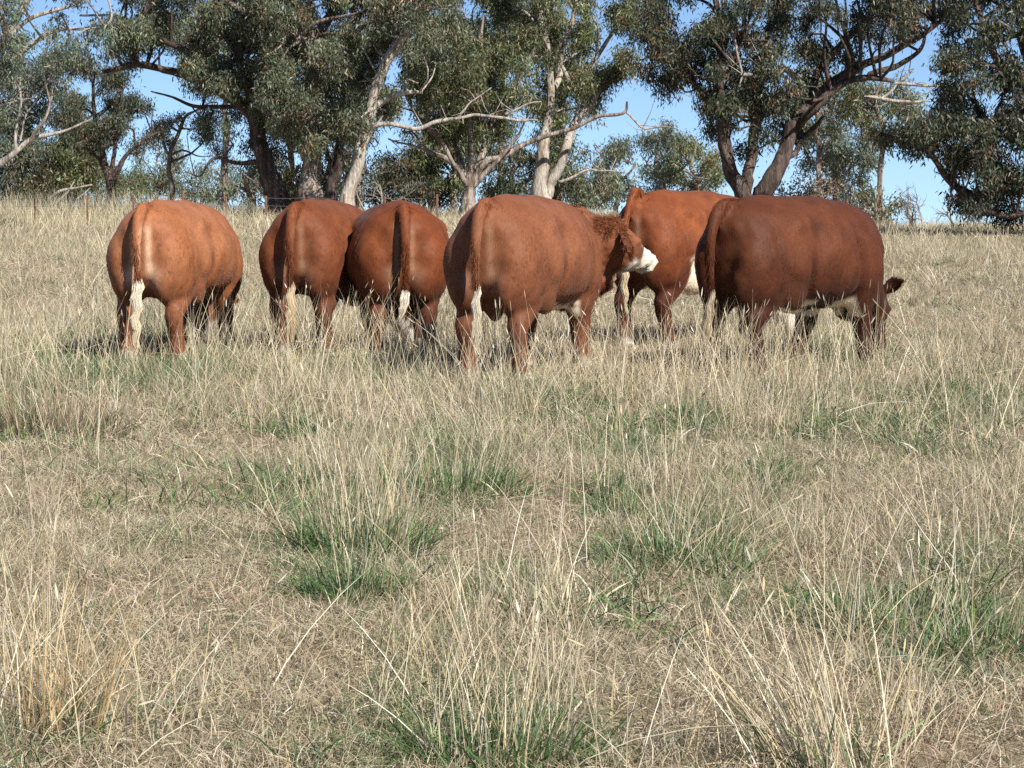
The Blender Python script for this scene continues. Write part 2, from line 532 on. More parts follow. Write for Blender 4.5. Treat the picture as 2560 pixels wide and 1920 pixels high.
def build_trees():
    # big gum left of centre (dark leaning trunk)
    tree('gum_tree', 'big gum with a leaning dark trunk and a limb arching out to the left', 74,
         [[(690, 515, 30), (672, 440, 25), (650, 360, 21), (632, 300, 19), (600, 262, 17), (545, 235, 14), (490, 195, 12), (400, 168, 9), (330, 160, 8), (265, 176, 5)],
          [(640, 320, 17), (625, 240, 13), (600, 150, 11, .5), (560, 60, 9, 1), (540, -60, 8, 1), (520, -220, 5, 1)],
          [(590, 258, 12), (520, 150, 9, -1), (440, 120, 7, -1), (360, 80, 6, -1), (300, 45, 4, -1), (200, 40, 2.5, -1)],
          [(620, 260, 8), (560, 268, 6), (490, 265, 5), (430, 240, 3), (380, 225, 2)],
          [(640, 405, 7), (590, 405, 5), (545, 392, 4), (520, 410, 3), (500, 440, 2), (462, 430, 1.5)]],
         [([(290, -40), (300, 60), (270, 110), (330, 150), (420, 165), (500, 190), (560, 240), (640, 240), (760, 200), (780, 60), (760, -60), (700, -330), (400, -330)], 36, 1.15),
          ([(245, 110), (330, 105), (330, 160), (270, 165)], 22, .7), ([(470, 195), (560, 225), (600, 290), (520, 260)], 26, .8),
          ([(500, 280), (610, 290), (640, 400), (560, 400), (490, 360)], 28, .55, .5)],
         'grey', M_BARK_DARK, cover=3.6, depth=2.4)
    # its companion with the thick pale trunk
    tree('gum_tree', 'big gum with a thick straight grey trunk and forked upper limbs', 73,
         [[(785, 520, 34), (783, 455, 27), (786, 410, 24), (778, 320, 22), (772, 240, 21), (790, 190, 20), (800, 110, 15, .5), (830, 30, 12, 1), (860, -90, 10, 1), (870, -240, 6, 1)],
          [(775, 410, 13), (745, 350, 11), (715, 310, 10), (670, 285, 8), (640, 265, 6)],
          [(785, 185, 17), (760, 140, 15), (742, 92, 14, -1), (690, 60, 10, -1), (600, 20, 8, -1), (540, -40, 6, -1)],
          [(795, 170, 12), (770, 60, 9), (775, 0, 8), (760, -140, 6)],
          [(800, 200, 10), (840, 120, 8, .5), (900, 40, 7, .5), (960, -60, 5, .5)]],
         [([(620, -20), (640, 120), (600, 200), (640, 260), (700, 330), (780, 390), (880, 370), (930, 300), (950, 200), (980, 60), (960, -60), (900, -340), (640, -340)], 34, 1.15, -.6)],
         'grey', M_BARK_GREY, cover=3.7, depth=2.2, rust=.07)
    # pale leaning trunk
    tree('gum_tree', 'pale smooth trunked gum leaning right, long bare limb reaching out over the middle', 71,
         [[(858, 530, 20), (876, 450, 17), (898, 385, 16), (925, 300, 14), (945, 220, 13), (968, 160, 13), (1010, 90, 12), (1060, 20, 10), (1110, -60, 8), (1160, -200, 5)],
          [(935, 262, 7), (985, 238, 7), (1030, 230, 5), (1055, 232, 3)],
          [(968, 160, 8), (1000, 40, 8, .5), (1020, -60, 7, .6), (1010, -200, 5, .6)]],
         [([(900, 0), (880, 120), (900, 230), (850, 330), (930, 330), (1000, 240), (1090, 160), (1170, 60), (1150, -60), (1150, -320), (930, -320)], 33, .95, .2)],
         'grey', M_BARK_PALE,
         dead=[[(925, 318, 7), (970, 310, 6), (1050, 322, 5.5), (1110, 300, 5), (1200, 288, 4), (1290, 300, 4), (1345, 305, 2)], [(1265, 285, 3), (1320, 262, 2.5), (1350, 255, 1.5)], [(1145, 290, 3), (1180, 255, 2), (1230, 218, 1.5)],
               [(905, 370, 4), (935, 320, 3), (955, 290, 2)]],
         cover=3.5, depth=2.0, rust=.06)
    tree('gum_tree', 'narrow dark barked trunk standing between the thick grey trunk and the pale leaning one', 80,
         [[(832, 505, 16), (836, 440, 14), (848, 360, 12), (852, 280, 10), (870, 180, 8), (880, 60, 6), (890, -60, 4)], [(836, 440, 7), (815, 380, 6), (800, 300, 4)]],
         [([(790, 60), (800, 260), (830, 330), (900, 340), (930, 200), (920, 60)], 36, .7)], 'dark', M_BARK_DARK, depth=2.0)
    # spreading multi stemmed tree
    tree('gum_tree', 'spreading tree whose many pale stems fan out from one low fork behind the middle bulls', 76,
         [[(1172, 530, 17), (1170, 480, 14), (1166, 458, 11), (1140, 425, 8), (1110, 400, 7), (1075, 385, 6), (1045, 365, 5)],
          [(1166, 462, 8), (1130, 400, 5, -.5), (1085, 335, 6, -.5), (1050, 300, 5, -.5), (1010, 220, 4, -.5)],
          [(1170, 465, 9), (1172, 400, 8), (1178, 310, 7), (1195, 220, 7), (1200, 120, 5), (1210, 40, 3)],
          [(1176, 465, 10), (1190, 440, 9), (1215, 405, 8), (1260, 385, 7, .5), (1310, 362, 6.5, .8), (1370, 340, 6, .8), (1440, 320, 5, .8), (1500, 292, 5, .8), (1560, 282, 4, .8), (1568, 255, 3, .8)],
          [(1172, 470, 10), (1220, 340, 8, 1), (1265, 240, 6, 1), (1310, 170, 6, 1), (1340, 120, 4, 1)],
          [(1180, 470, 7), (1220, 430, 6), (1245, 405, 5), (1300, 330, 4)], [(1155, 445, 8), (1130, 340, 6, 1), (1100, 240, 5, 1), (1090, 140, 4, 1)]],
         [([(960, 330), (980, 240), (1060, 160), (1150, 90), (1270, 80), (1360, 120), (1400, 220), (1390, 310), (1330, 350), (1180, 350), (1060, 370)], 34, 1.0)],
         'olive', M_BARK_GREY, dead=[[(1048, 366, 3), (1000, 355, 2.5), (970, 345, 2)], [(1568, 285, 3), (1610, 320, 2.5), (1660, 318, 2)]], cover=3.2, depth=2.6)
    # white trunk, right of it
    tree('gum_tree', 'tall gum with a white peeling trunk and a second stem sweeping up to the right', 78,
         [[(1358, 520, 24), (1350, 470, 21), (1352, 420, 17), (1362, 370, 15), (1372, 300, 12), (1378, 240, 10), (1370, 130, 8), (1350, 40, 7), (1340, -80, 6), (1330, -220, 4)],
          [(1368, 490, 14), (1385, 450, 13), (1412, 390, 12), (1432, 320, 11), (1465, 270, 9), (1505, 215, 8), (1550, 180, 5), (1600, 170, 3), (1625, 178, 2)],
          [(1465, 270, 7), (1480, 180, 6), (1530, 90, 5), (1570, 40, 4), (1590, -60, 3)],
          [(1375, 290, 8), (1400, 160, 7, 1), (1430, 60, 6, 1), (1450, -80, 5, 1)], [(1440, 310, 5), (1440, 230, 5), (1400, 150, 4)]],
         [([(1200, -40), (1220, 90), (1330, 130), (1400, 260), (1450, 300), (1510, 220), (1560, 190), (1600, 60), (1590, -40), (1560, -300), (1260, -300)], 34, .95, .6),
          ([(1600, 0), (1590, 90), (1640, 80), (1700, 20), (1700, -40)], 26, .5)],
         'olive', M_BARK_PALE, dead=[[(1400, 455, 4), (1460, 430, 3), (1520, 425, 2), (1570, 435, 1.5)]], cover=3.4, depth=2.2)
    # big right tree
    tree('gum_tree', 'large dark gum right of centre with several trunks splaying apart behind the dark bull', 66,
         [[(1868, 530, 24), (1855, 470, 22), (1830, 420, 18), (1818, 340, 16), (1800, 270, 14), (1795, 190, 13), (1805, 100, 10, 1), (1790, 10, 8, 1), (1780, -120, 6, 1)],
          [(1905, 530, 28), (1908, 480, 25), (1935, 430, 22), (1965, 370, 19), (1985, 310, 18), (2040, 250, 15), (2110, 195, 13), (2190, 150, 10), (2270, 110, 8), (2340, 60, 6), (2400, 20, 3)],
          [(1862, 480, 16), (1885, 380, 14, .6), (1895, 280, 13, .6), (1890, 180, 11, .6), (1930, 60, 9, .6), (1950, -80, 7, .6)],
          [(1990, 320, 12), (2040, 270, 11, -.6), (2110, 215, 9, -.6), (2160, 200, 8, -.6), (2240, 205, 5, -.6)],
          [(2000, 290, 12), (2060, 160, 10, .8), (2110, 100, 8, .8), (2170, 40, 6, .8), (2200, -60, 5, .8)],
          [(1965, 400, 8), (2010, 350, 7, 1), (2060, 290, 5, 1)],
          [(1800, 280, 7), (1760, 240, 5), (1730, 190, 4), (1700, 120, 3)], [(2150, 200, 7), (2240, 170, 7), (2300, 120, 5), (2320, 60, 3)],
          [(1845, 455, 9), (1815, 360, 8, -.6), (1810, 200, 7, -.6), (1850, 100, 6, -.6)]],
         [([(1600, 60), (1630, 150), (1640, 215), (1720, 215), (1790, 260), (1800, 330), (1850, 280), (1950, 270), (2010, 220), (2100, 150), (2200, 110), (2300, 70), (2400, 60), (2430, -60), (2380, -300), (1750, -300), (1650, -60)], 34, 1.1),
          ([(1780, 260), (1850, 220), (1960, 230), (2000, 300), (1900, 420), (1830, 410), (1770, 350)], 28, .75, 1.0), ([(1600, 90), (1690, 60), (1700, 200), (1640, 225), (1600, 170)], 28, .9, -.6, 1.0)],
         'dark', M_BARK_DARK, dead=[[(2000, 195, 8), (1960, 175, 8, -.8), (1940, 188, 7, -1), (1900, 190, 6, -1), (1855, 186, 5, -1)], [(1835, 290, 2.5, -1), (1845, 230, 3, -1), (1858, 180, 3, -1), (1830, 90, 4, -1), (1812, 40, 3, -1)],
               [(2160, 248, 6), (2210, 248, 5), (2260, 256, 4), (2320, 250, 2.5)], [(2240, 205, 5), (2300, 210, 4), (2360, 218, 3), (2400, 226, 1.5)], [(2200, 248, 4), (2235, 215, 3.5), (2285, 172, 2)]],
         cover=3.8, depth=2.6, rust=.07)
    # far right dark tree, trunk out of frame
    tree('gum_tree', 'very dark dense gum filling the right edge of the picture with drooping low branches', 58,
         [[(2700, 560, 40), (2680, 430, 34), (2640, 330, 30), (2600, 200, 24), (2560, 60, 16), (2540, -100, 12), (2530, -260, 6)],
          [(2650, 350, 22), (2600, 250, 16, -.8), (2560, 205, 15, -.8), (2510, 170, 12, -.8), (2480, 100, 8, -.8), (2440, 10, 5, -.8)],
          [(2680, 430, 20), (2560, 440, 14), (2450, 480, 10), (2370, 440, 9), (2320, 385, 7), (2240, 345, 4), (2160, 320, 2)],
          [(2680, 440, 18), (2600, 520, 10, -1), (2520, 540, 7, -1), (2440, 515, 5, -1), (2380, 490, 3, -1)], [(2600, 220, 12), (2500, 300, 9, .8), (2400, 330, 7, .8), (2280, 340, 4, .8)]],
         [([(2400, -40), (2340, 100), (2370, 200), (2330, 280), (2230, 300), (2160, 330), (2230, 370), (2330, 400), (2380, 440), (2400, 520), (2470, 560), (2580, 555), (2680, 520), (2720, 300), (2700, -300), (2450, -300)], 34, 1.15, 0, 2.0)],
         'dark', M_BARK_DARK, dead=[[(2575, 185, 8, -1), (2550, 200, 7, -1), (2530, 190, 4, -1)]], cover=4.1, depth=2.2, rust=.04)
    # left edge tree
    tree('gum_tree', 'open crowned gum at the left edge with pale bare limbs crossing the sky', 62,
         [[(-120, 540, 36), (-110, 420, 30), (-80, 300, 24), (-40, 180, 15), (0, 110, 11), (50, 40, 8), (90, -30, 6), (130, -160, 4)],
          [(0, 110, 9), (60, 60, 6), (130, 30, 5), (200, 5, 4), (230, -40, 3)],
          [(-60, 240, 10), (20, 160, 8), (80, 110, 6), (150, 80, 5), (230, 70, 3.5), (280, 50, 3), (265, -30, 2.5)],
          [(-110, 430, 12), (-10, 420, 9), (35, 390, 7), (75, 355, 6), (120, 340, 5), (180, 320, 3), (230, 300, 2)],
          [(75, 355, 6), (110, 300, 4, -.5), (128, 240, 3, -.5)], [(40, 385, 5), (42, 330, 4), (55, 250, 3), (40, 180, 2)]],
         [([(-120, -60), (-100, 140), (0, 210), (60, 240), (170, 150), (240, 110), (270, 60), (180, 30), (210, -60), (140, -260), (-100, -260)], 32, .62),
          ([(160, 110), (250, 90), (260, 150), (200, 170)], 24, .5)],
         'blue', M_BARK_DEAD, dead=[[(-20, 240, 5), (10, 222, 4), (50, 205, 3), (70, 190, 1.5)], [(-20, 268, 5), (20, 262, 3.5), (60, 245, 2.5), (95, 242, 1.5)], [(50, 350, 3), (60, 290, 2.5), (95, 240, 2), (130, 180, 1.2)], [(-20, 185, 4), (10, 150, 3), (30, 140, 2)]],
         cover=2.3, depth=2.2)
    # round dark tree at left
    tree('gum_tree', 'rounded dark green tree with a short forked black trunk at the left', 92,
         [[(280, 505, 12), (278, 460, 11), (270, 440, 10), (255, 400, 8), (240, 340, 6), (235, 270, 5), (230, 200, 3)],
          [(280, 458, 9), (300, 415, 7), (320, 380, 5), (360, 350, 4), (400, 330, 2.5)], [(275, 445, 7), (285, 360, 5), (300, 270, 4), (310, 200, 3)], [(262, 420, 5), (215, 370, 4), (180, 330, 2.5)]],
         [([(140, 210), (160, 160), (230, 145), (280, 175), (340, 215), (400, 260), (415, 320), (370, 370), (330, 400), (280, 350), (200, 370), (150, 330)], 30, 1.0)],
         'dark', M_BARK_DARK, cover=3.6, depth=2.6)
    tree('gum_tree', 'hanging grey foliage between the round dark tree and the big leaning gum', 100,
         [[(430, 500, 7), (425, 430, 6), (440, 350, 5), (470, 290, 4), (500, 270, 2)], [(430, 400, 4), (400, 340, 3), (380, 300, 2)]],
         [([(380, 260), (430, 270), (480, 290), (470, 350), (420, 365), (370, 340)], 24, .8), ([(500, 260), (590, 290), (610, 380), (550, 390), (500, 340)], 24, .8)], 'brown', M_BARK_GREY, cover=2.2, depth=2.0)
    # masses behind, left
    for x, y, rx, ry, lf, lab in ((30, 360, 110, 150, 'blue', 'blue green bushy tree low at the left edge'), (150, 400, 90, 100, 'olive', 'olive bush behind the fence left of the round dark tree'),
                                  (60, 190, 130, 110, 'blue', 'pale airy crown behind the bare limbs at the left edge'), (200, 350, 80, 110, 'olive', 'yellowish green tree directly behind the round dark tree'),
                                  (20, 455, 110, 60, 'dark', 'low dark bush touching the ground at the left edge'), (240, 465, 120, 48, 'olive', 'low wide bush around the foot of the round dark tree'), (110, 470, 70, 45, 'brown', 'brownish scrub beside the fallen branch')):
        tree('gum_tree', lab, 112, [[(x, 510, 7), (x + 5, y + ry * .5, 6), (x - 8, y, 5), (x + 5, y - ry * .7, 3)], [(x, y + ry * .5, 4), (x + rx * .5, y, 3), (x + rx * .7, y - ry * .3, 2)], [(x, y + ry * .4, 4), (x - rx * .5, y, 3)]],
             [([(x + rx * math.cos(a) * random.uniform(.85, 1.1), y + ry * math.sin(a) * random.uniform(.85, 1.1)) for a in np.linspace(0, 2 * math.pi, 12)[:-1]], 26, 1.35)], lf, M_BARK_GREY, cover=2.6, leaf_len=.2, depth=3)
    for x, y, rx, ry, lf, lab in ((390, 430, 70, 65, 'blue', 'distant grey green tree standing in the gap left of the first bull'), (560, 455, 90, 50, 'blue', 'low distant tree line bush between the first bull and the leaning gum'), (500, 470, 60, 40, 'grey', 'low distant bush just above the back of the first bull'), (330, 465, 50, 45, 'blue', 'distant bush right of the forked black trunk'), (425, 395, 40, 55, 'grey', 'slim distant tree in the sky gap left of the leaning gum')):
        tree('distant_tree', lab, 150, [[(x, 520, 5), (x + 5, y + ry * .5, 4), (x - 6, y, 3), (x + 5, y - ry * .6, 2)]],
             [([(x + rx * math.cos(a) * random.uniform(.85, 1.1), y + ry * math.sin(a) * random.uniform(.85, 1.1)) for a in np.linspace(0, 2 * math.pi, 12)[:-1]], 20, 1.0)], lf, M_BARK_GREY, cover=2.4, leaf_len=.24, depth=3, group='distant trees seen through the gaps')
    # middle background
    for x, y, rx, ry, lf, lab in ((1000, 450, 110, 60, 'dark', 'shadowy thicket tree low behind the pale leaning trunk'), (1130, 330, 130, 150, 'olive', 'tree filling the space behind the fan of pale stems'), (1290, 440, 90, 70, 'dark', 'dark low tree between the fan of stems and the white trunk'),
                                  (1460, 450, 100, 60, 'grey', 'grey bush right of the white peeling trunk'), (1250, 60, 170, 120, 'olive', 'high green crown behind the white trunk'), (1060, 90, 150, 110, 'grey', 'high grey crown behind the leaning pale limb'),
                                  (720, 250, 120, 170, 'dark', 'dense dark crown behind the two big left gums'), (560, 90, 150, 130, 'grey', 'grey green crown behind the arching limb'), (625, 460, 70, 55, 'grey', 'grey bush showing between the first two bulls behind the leaning trunk'), (740, 455, 70, 60, 'dark', 'dark bush filling the space between the two thick trunks'),
                                  (830, 440, 80, 80, 'dark', 'dark undergrowth tree behind the pale leaning trunk'), (1080, 460, 90, 55, 'dark', 'shaded bush left of the fan of pale stems'), (1400, 400, 70, 100, 'olive', 'green tree right behind the two white stems'), (900, 250, 90, 120, 'grey', 'grey crown behind the long bare limb'), (1400, 200, 110, 110, 'olive', 'middle green crown behind the sweeping stem')):
        tree('gum_tree', lab, 96, [[(x, 512, 9), (x + 6, y + ry * .6, 7), (x - 8, y, 6), (x + 5, y - ry * .7, 3)], [(x, y + ry * .5, 5), (x + rx * .5, y, 3), (x + rx * .7, y - ry * .3, 2)], [(x, y + ry * .4, 5), (x - rx * .6, y, 3)]],
             [([(x + rx * math.cos(a) * random.uniform(.85, 1.1), y + ry * math.sin(a) * random.uniform(.85, 1.1)) for a in np.linspace(0, 2 * math.pi, 12)[:-1]], 28, 1.3)], lf, M_BARK_GREY, cover=2.8, leaf_len=.18, depth=3)
    # right background
    for x, y, rx, ry, lf, Y, lab in ((1650, 400, 60, 120, 'blue', 120, 'tall blue green tree standing against the sky behind the raised head'), (1740, 410, 90, 85, 'olive', 118, 'olive tree left of the splaying dark trunks'),
                                     (1540, 430, 70, 70, 'grey', 125, 'loose grey tree right of the white trunk in the sky gap'), (2090, 400, 120, 110, 'blue', 105, 'blue green tree behind the dark bull right of the splaying trunks'),
                                     (2200, 260, 110, 110, 'olive', 98, 'olive crown between the big right gum and the dark edge tree'), (2190, 520, 65, 50, 'olive', 84, 'small rounded bush on the crest behind the dark bull'),
                                     (2040, 250, 90, 90, 'olive', 100, 'green crown seen between the splaying limbs')):
        tree('gum_tree', lab, Y, [[(x, 540, 7), (x + 6, y + ry * .6, 6), (x - 8, y, 5), (x + 5, y - ry * .7, 2.5)], [(x, y + ry * .5, 4), (x + rx * .5, y, 3), (x + rx * .7, y - ry * .3, 2)], [(x, y + ry * .4, 4), (x - rx * .6, y, 2.5)]],
             [([(x + rx * math.cos(a) * random.uniform(.8, 1.1), y + ry * math.sin(a) * random.uniform(.8, 1.1)) for a in np.linspace(0, 2 * math.pi, 12)[:-1]], 24, 1.15)], lf, M_BARK_GREY, cover=2.8, leaf_len=.2, depth=3)

def bare_shrub(label, x, y, h, spread, Y, n, mat, leaves=0, name='dead_shrub'):
    b = P(x, y, Y); zg = float(gz(b.x, b.y)); root = empty(name, (b.x, b.y, zg))
    tag(root, label, 'shrub', 'leafless shrubs along the crest')
    s = F / Y; A = Acc(); L = Acc()
    top = (y - 0) / s
    hh = h / s + max(0, b.z - zg)
    def grow(p, d, ln, r, lev):
        q = [p]
        for k in range(4):
            d = d + RNG.normal(size=3) * .22; d /= np.linalg.norm(d)
            q.append(q[-1] + d * ln / 4)
        q = np.array(q); A.add(*tube(q, np.linspace(r, r * .5, 5), 4, cap=False))
        if lev > 0:
            for k in range(3):
                i = RNG.integers(1, 5)
                dd = d + RNG.normal(size=3) * .6; dd /= np.linalg.norm(dd)
                grow(q[i], dd, ln * .62, r * .55, lev - 1)
        elif leaves:
            N = leaves
            c = np.array([.20, .13, .08]) * RNG.uniform(.5, 1.3, (N, 1))
            dn = RNG.normal(size=(N, 3)); dn /= np.linalg.norm(dn, axis=1, keepdims=True)
            L.add(*strands(q[-1] + RNG.normal(size=(N, 3)) * .12, dn, .1, dn * 0, .06, c, nseg=1))
    for k in range(n):
        d = np.array([RNG.uniform(-1, 1) * spread / h, RNG.uniform(-.5, .5), 1.0]); d /= np.linalg.norm(d)
        grow(np.array([RNG.uniform(-.3, .3), 0, 0.0]), d, hh * .62, .03, 3)
    A.build('branches', mat, root)
    if leaves: L.build('dry_leaves', M_LEAF, root)

def build_shrubs():
    bare_shrub('leafless twiggy shrub on the crest left of the dark edge tree, nearer to it', 2400, 560, 90, 50, 70, 4, M_BARK_GREY)
    bare_shrub('leafless twiggy shrub on the crest beside the small rounded bush', 2290, 560, 100, 60, 74, 5, M_BARK_GREY)
    bare_shrub('pale dry brush heap with curled dead leaves behind the back of the dark bull', 2010, 520, 100, 90, 72, 5, M_BARK_DEAD, 8, 'dead_shrub')
    bare_shrub('slender leaning dead sapling behind the shoulder of the dark bull', 2120, 520, 130, 60, 70, 2, M_BARK_DARK)
    bare_shrub('bare pale twigs under the dark thicket behind the third bull', 945, 520, 120, 110, 72, 4, M_BARK_DEAD)
    # fallen log at left
    root = empty('fallen_branch', tuple(Vector(P(175, 500, 86)).xy) + (float(gz(*Vector(P(175, 500, 86)).xy)),))
    tag(root, 'pale fallen branch lying in the long grass under the trees at the left', 'branch')
    o = np.array(root.location); A = Acc()
    for pts in ([(120, 500, 4), (150, 478, 4), (190, 470, 3), (230, 462, 2)], [(140, 505, 3), (165, 485, 3), (185, 455, 2)], [(190, 500, 3), (215, 480, 2), (225, 470, 1.5)]):
        c = catmull([(*P(a, b_, 86), r / (F / 86)) for a, b_, r in pts], 14)
        A.add(*tube(c[:, :3] - o, c[:, 3], 6))
    A.build('dead_wood', M_BARK_DEAD, root, True)

def build_fence():
    Y = 66.0
    root = empty('wire_fence', (P(300, 560, Y).x, Y, float(gz(P(300, 560, Y).x, Y))))
    tag(root, 'rusty wire fence on thin steel posts running behind the bulls on the left', 'fence')
    o = np.array(root.location)
    posts = [(-60, 1.0), (90, .86), (218, .88), (333, .84), (457, 1.0), (566, .84), (668, .86), (760, .84), (862, .9), (960, .85), (1090, .9)]
    tops = []
    for x, h in posts:
        p = P(x, 560, Y); zg = float(gz(p.x, Y)); lean = RNG.uniform(-.04, .04)
        A = Acc()
        hw = .028 if h < .95 else .035
        for a, b in (((-hw, 0), (hw, .006)), ((-.006, 0), (.006, .04))):      # Y profile steel post
            v = np.array([[x_ + (lean * h if z else 0), y_, z] for z in (-.2, h) for x_, y_ in ((a[0], a[1]), (b[0], a[1]), (b[0], b[1]), (a[0], b[1]))])
            v[:4, 2] = -.2; v[4:, 2] = h
            A.add(v + np.array([p.x, Y, zg]) - o, [[0, 1, 5, 4], [1, 2, 6, 5], [2, 3, 7, 6], [3, 0, 4, 7], [4, 5, 6, 7]], None)
        A.build('post', M_RUST, root)
        tops.append((p.x, zg, lean))
    for hgt in (.80, .58, .36):
        A = Acc()
        pts = []
        for i in range(len(tops) - 1):
            for t in np.linspace(0, 1, 6)[:-1]:
                x = tops[i][0] * (1 - t) + tops[i + 1][0] * t; z = tops[i][1] * (1 - t) + tops[i + 1][1] * t
                pts.append((x, Y - .02, z + hgt - .02 * math.sin(math.pi * t)))
        A.add(*tube(np.array(pts) - o, np.full(len(pts), .004), 4, cap=False))
        A.build('wire', M_WIRE, root)
build_trees()
build_shrubs()
build_fence()

# ------------------------------------------------------------------ bulls
def loft(secs, sides=22):
    """secs: (centre, right, up, half_width, top, bottom, power)"""
    ang = np.linspace(0, 2 * np.pi, sides, endpoint=False)
    V = []
    for c, a, b, hw, ht, hb, pw in secs:
        ca, sa = np.cos(ang), np.sin(ang)
        e = 2.0 / pw
        xx = np.sign(ca) * np.abs(ca) ** e * hw
        zz = np.sign(sa) * np.abs(sa) ** e * np.where(sa > 0, ht, hb)
        V.append(np.asarray(c)[None] + xx[:, None] * np.asarray(a)[None] + zz[:, None] * np.asarray(b)[None])
    n = len(secs)
    V = np.concatenate(V + [np.asarray([secs[0][0], secs[-1][0]], dtype=float)])
    i0 = (np.arange(n - 1) * sides)[:, None]; k = np.arange(sides)[None]; k2 = (k + 1) % sides
    Q = np.stack([i0 + k, i0 + k2, i0 + sides + k2, i0 + sides + k], -1).reshape(-1, 4)
    kk = np.arange(sides); kk2 = (kk + 1) % sides
    T = np.vstack([np.stack([kk2, kk, np.full(sides, n * sides)], -1),
                   np.stack([(n - 1) * sides + kk, (n - 1) * sides + kk2, np.full(sides, n * sides + 1)], -1)])
    return V, Q, T

def ellipsoid(c, r, rot=(0, 0, 0), n=18):
    th = np.linspace(0, np.pi, n)[1:-1]; ph = np.linspace(0, 2 * np.pi, 2 * n, endpoint=False)
    T_, P_ = np.meshgrid(th, ph, indexing='ij')
    V = np.stack([np.sin(T_) * np.cos(P_), np.sin(T_) * np.sin(P_), np.cos(T_)], -1).reshape(-1, 3)
    V = np.vstack([V, [0, 0, 1], [0, 0, -1]]) * np.asarray(r)
    m = np.array(Euler([R(q) for q in rot]).to_matrix())
    V = V @ m.T + np.asarray(c)
    s = 2 * n; rows = n - 2
    i0 = (np.arange(rows - 1) * s)[:, None]; k = np.arange(s)[None]; k2 = (k + 1) % s
    Q = np.stack([i0 + k, i0 + s + k, i0 + s + k2, i0 + k2], -1).reshape(-1, 4)
    kk = np.arange(s); kk2 = (kk + 1) % s
    T = np.vstack([np.stack([kk, kk2, np.full(s, rows * s)], -1), np.stack([(rows - 1) * s + kk2, (rows - 1) * s + kk, np.full(s, rows * s + 1)], -1)])
    return V, Q, T

def limb(acc, pts, n=26, sides=16):
    c = catmull(pts, n)
    acc.add(*tube(c[:, :3], np.maximum(c[:, 3], 0.01), sides))

def voxel_union(acc, size):
    V, Q, T = np.concatenate(acc.V), (np.concatenate(acc.Q) if acc.Q else None), (np.concatenate(acc.T) if acc.T else None)
    o = mesh_np('tmp_union', V, Q, T)
    md = o.modifiers.new('r', 'REMESH'); md.mode = 'VOXEL'; md.voxel_size = size; md.adaptivity = 0
    dg = bpy.context.evaluated_depsgraph_get()
    me = bpy.data.meshes.new_from_object(o.evaluated_get(dg))
    V = np.empty(len(me.vertices) * 3); me.vertices.foreach_get('co', V); V = V.reshape(-1, 3)
    L = np.empty(len(me.loops), dtype=np.int32); me.loops.foreach_get('vertex_index', L)
    lt = np.empty(len(me.polygons), dtype=np.int32); me.polygons.foreach_get('loop_total', lt)
    ls = np.empty(len(me.polygons), dtype=np.int32); me.polygons.foreach_get('loop_start', ls)
    q = ls[lt == 4]; t = ls[lt == 3]
    Q = L[q[:, None] + np.arange(4)]; T = L[t[:, None] + np.arange(3)]
    old = o.data
    bpy.data.objects.remove(o); bpy.data.meshes.remove(old); bpy.data.meshes.remove(me)
    return V, Q, T

def laplace(V, Q, T, its, wt):
    E = np.concatenate([Q[:, [0, 1]], Q[:, [1, 2]], Q[:, [2, 3]], Q[:, [3, 0]]] + ([T[:, [0, 1]], T[:, [1, 2]], T[:, [2, 0]]] if len(T) else []))
    a = np.concatenate([E[:, 0], E[:, 1]]); b = np.concatenate([E[:, 1], E[:, 0]])
    cnt = np.bincount(a, minlength=len(V))[:, None]
    for i in range(its):
        S = np.stack([np.bincount(a, V[b, k], minlength=len(V)) for k in range(3)], -1) / np.maximum(cnt, 1)
        V = V + (S - V) * (wt[i] if isinstance(wt, list) else wt)
    return V

def normals(V, Q):
    n = np.zeros_like(V)
    fn = np.cross(V[Q[:, 2]] - V[Q[:, 0]], V[Q[:, 3]] - V[Q[:, 1]])
    for k in range(4):
        for j in range(3):
            n[:, j] += np.bincount(Q[:, k], fn[:, j], minlength=len(V))
    return n / (np.linalg.norm(n, axis=1, keepdims=True) + 1e-12)

CREAM = np.array([0.72, 0.60, 0.43])
WHITE = np.array([0.80, 0.74, 0.64])

def basis(fwd, up):
    f = Vector(fwd).normalized(); u = Vector(up); l = u.cross(f).normalized(); u = f.cross(l)
    return np.array(f), np.array(l), np.array(u)

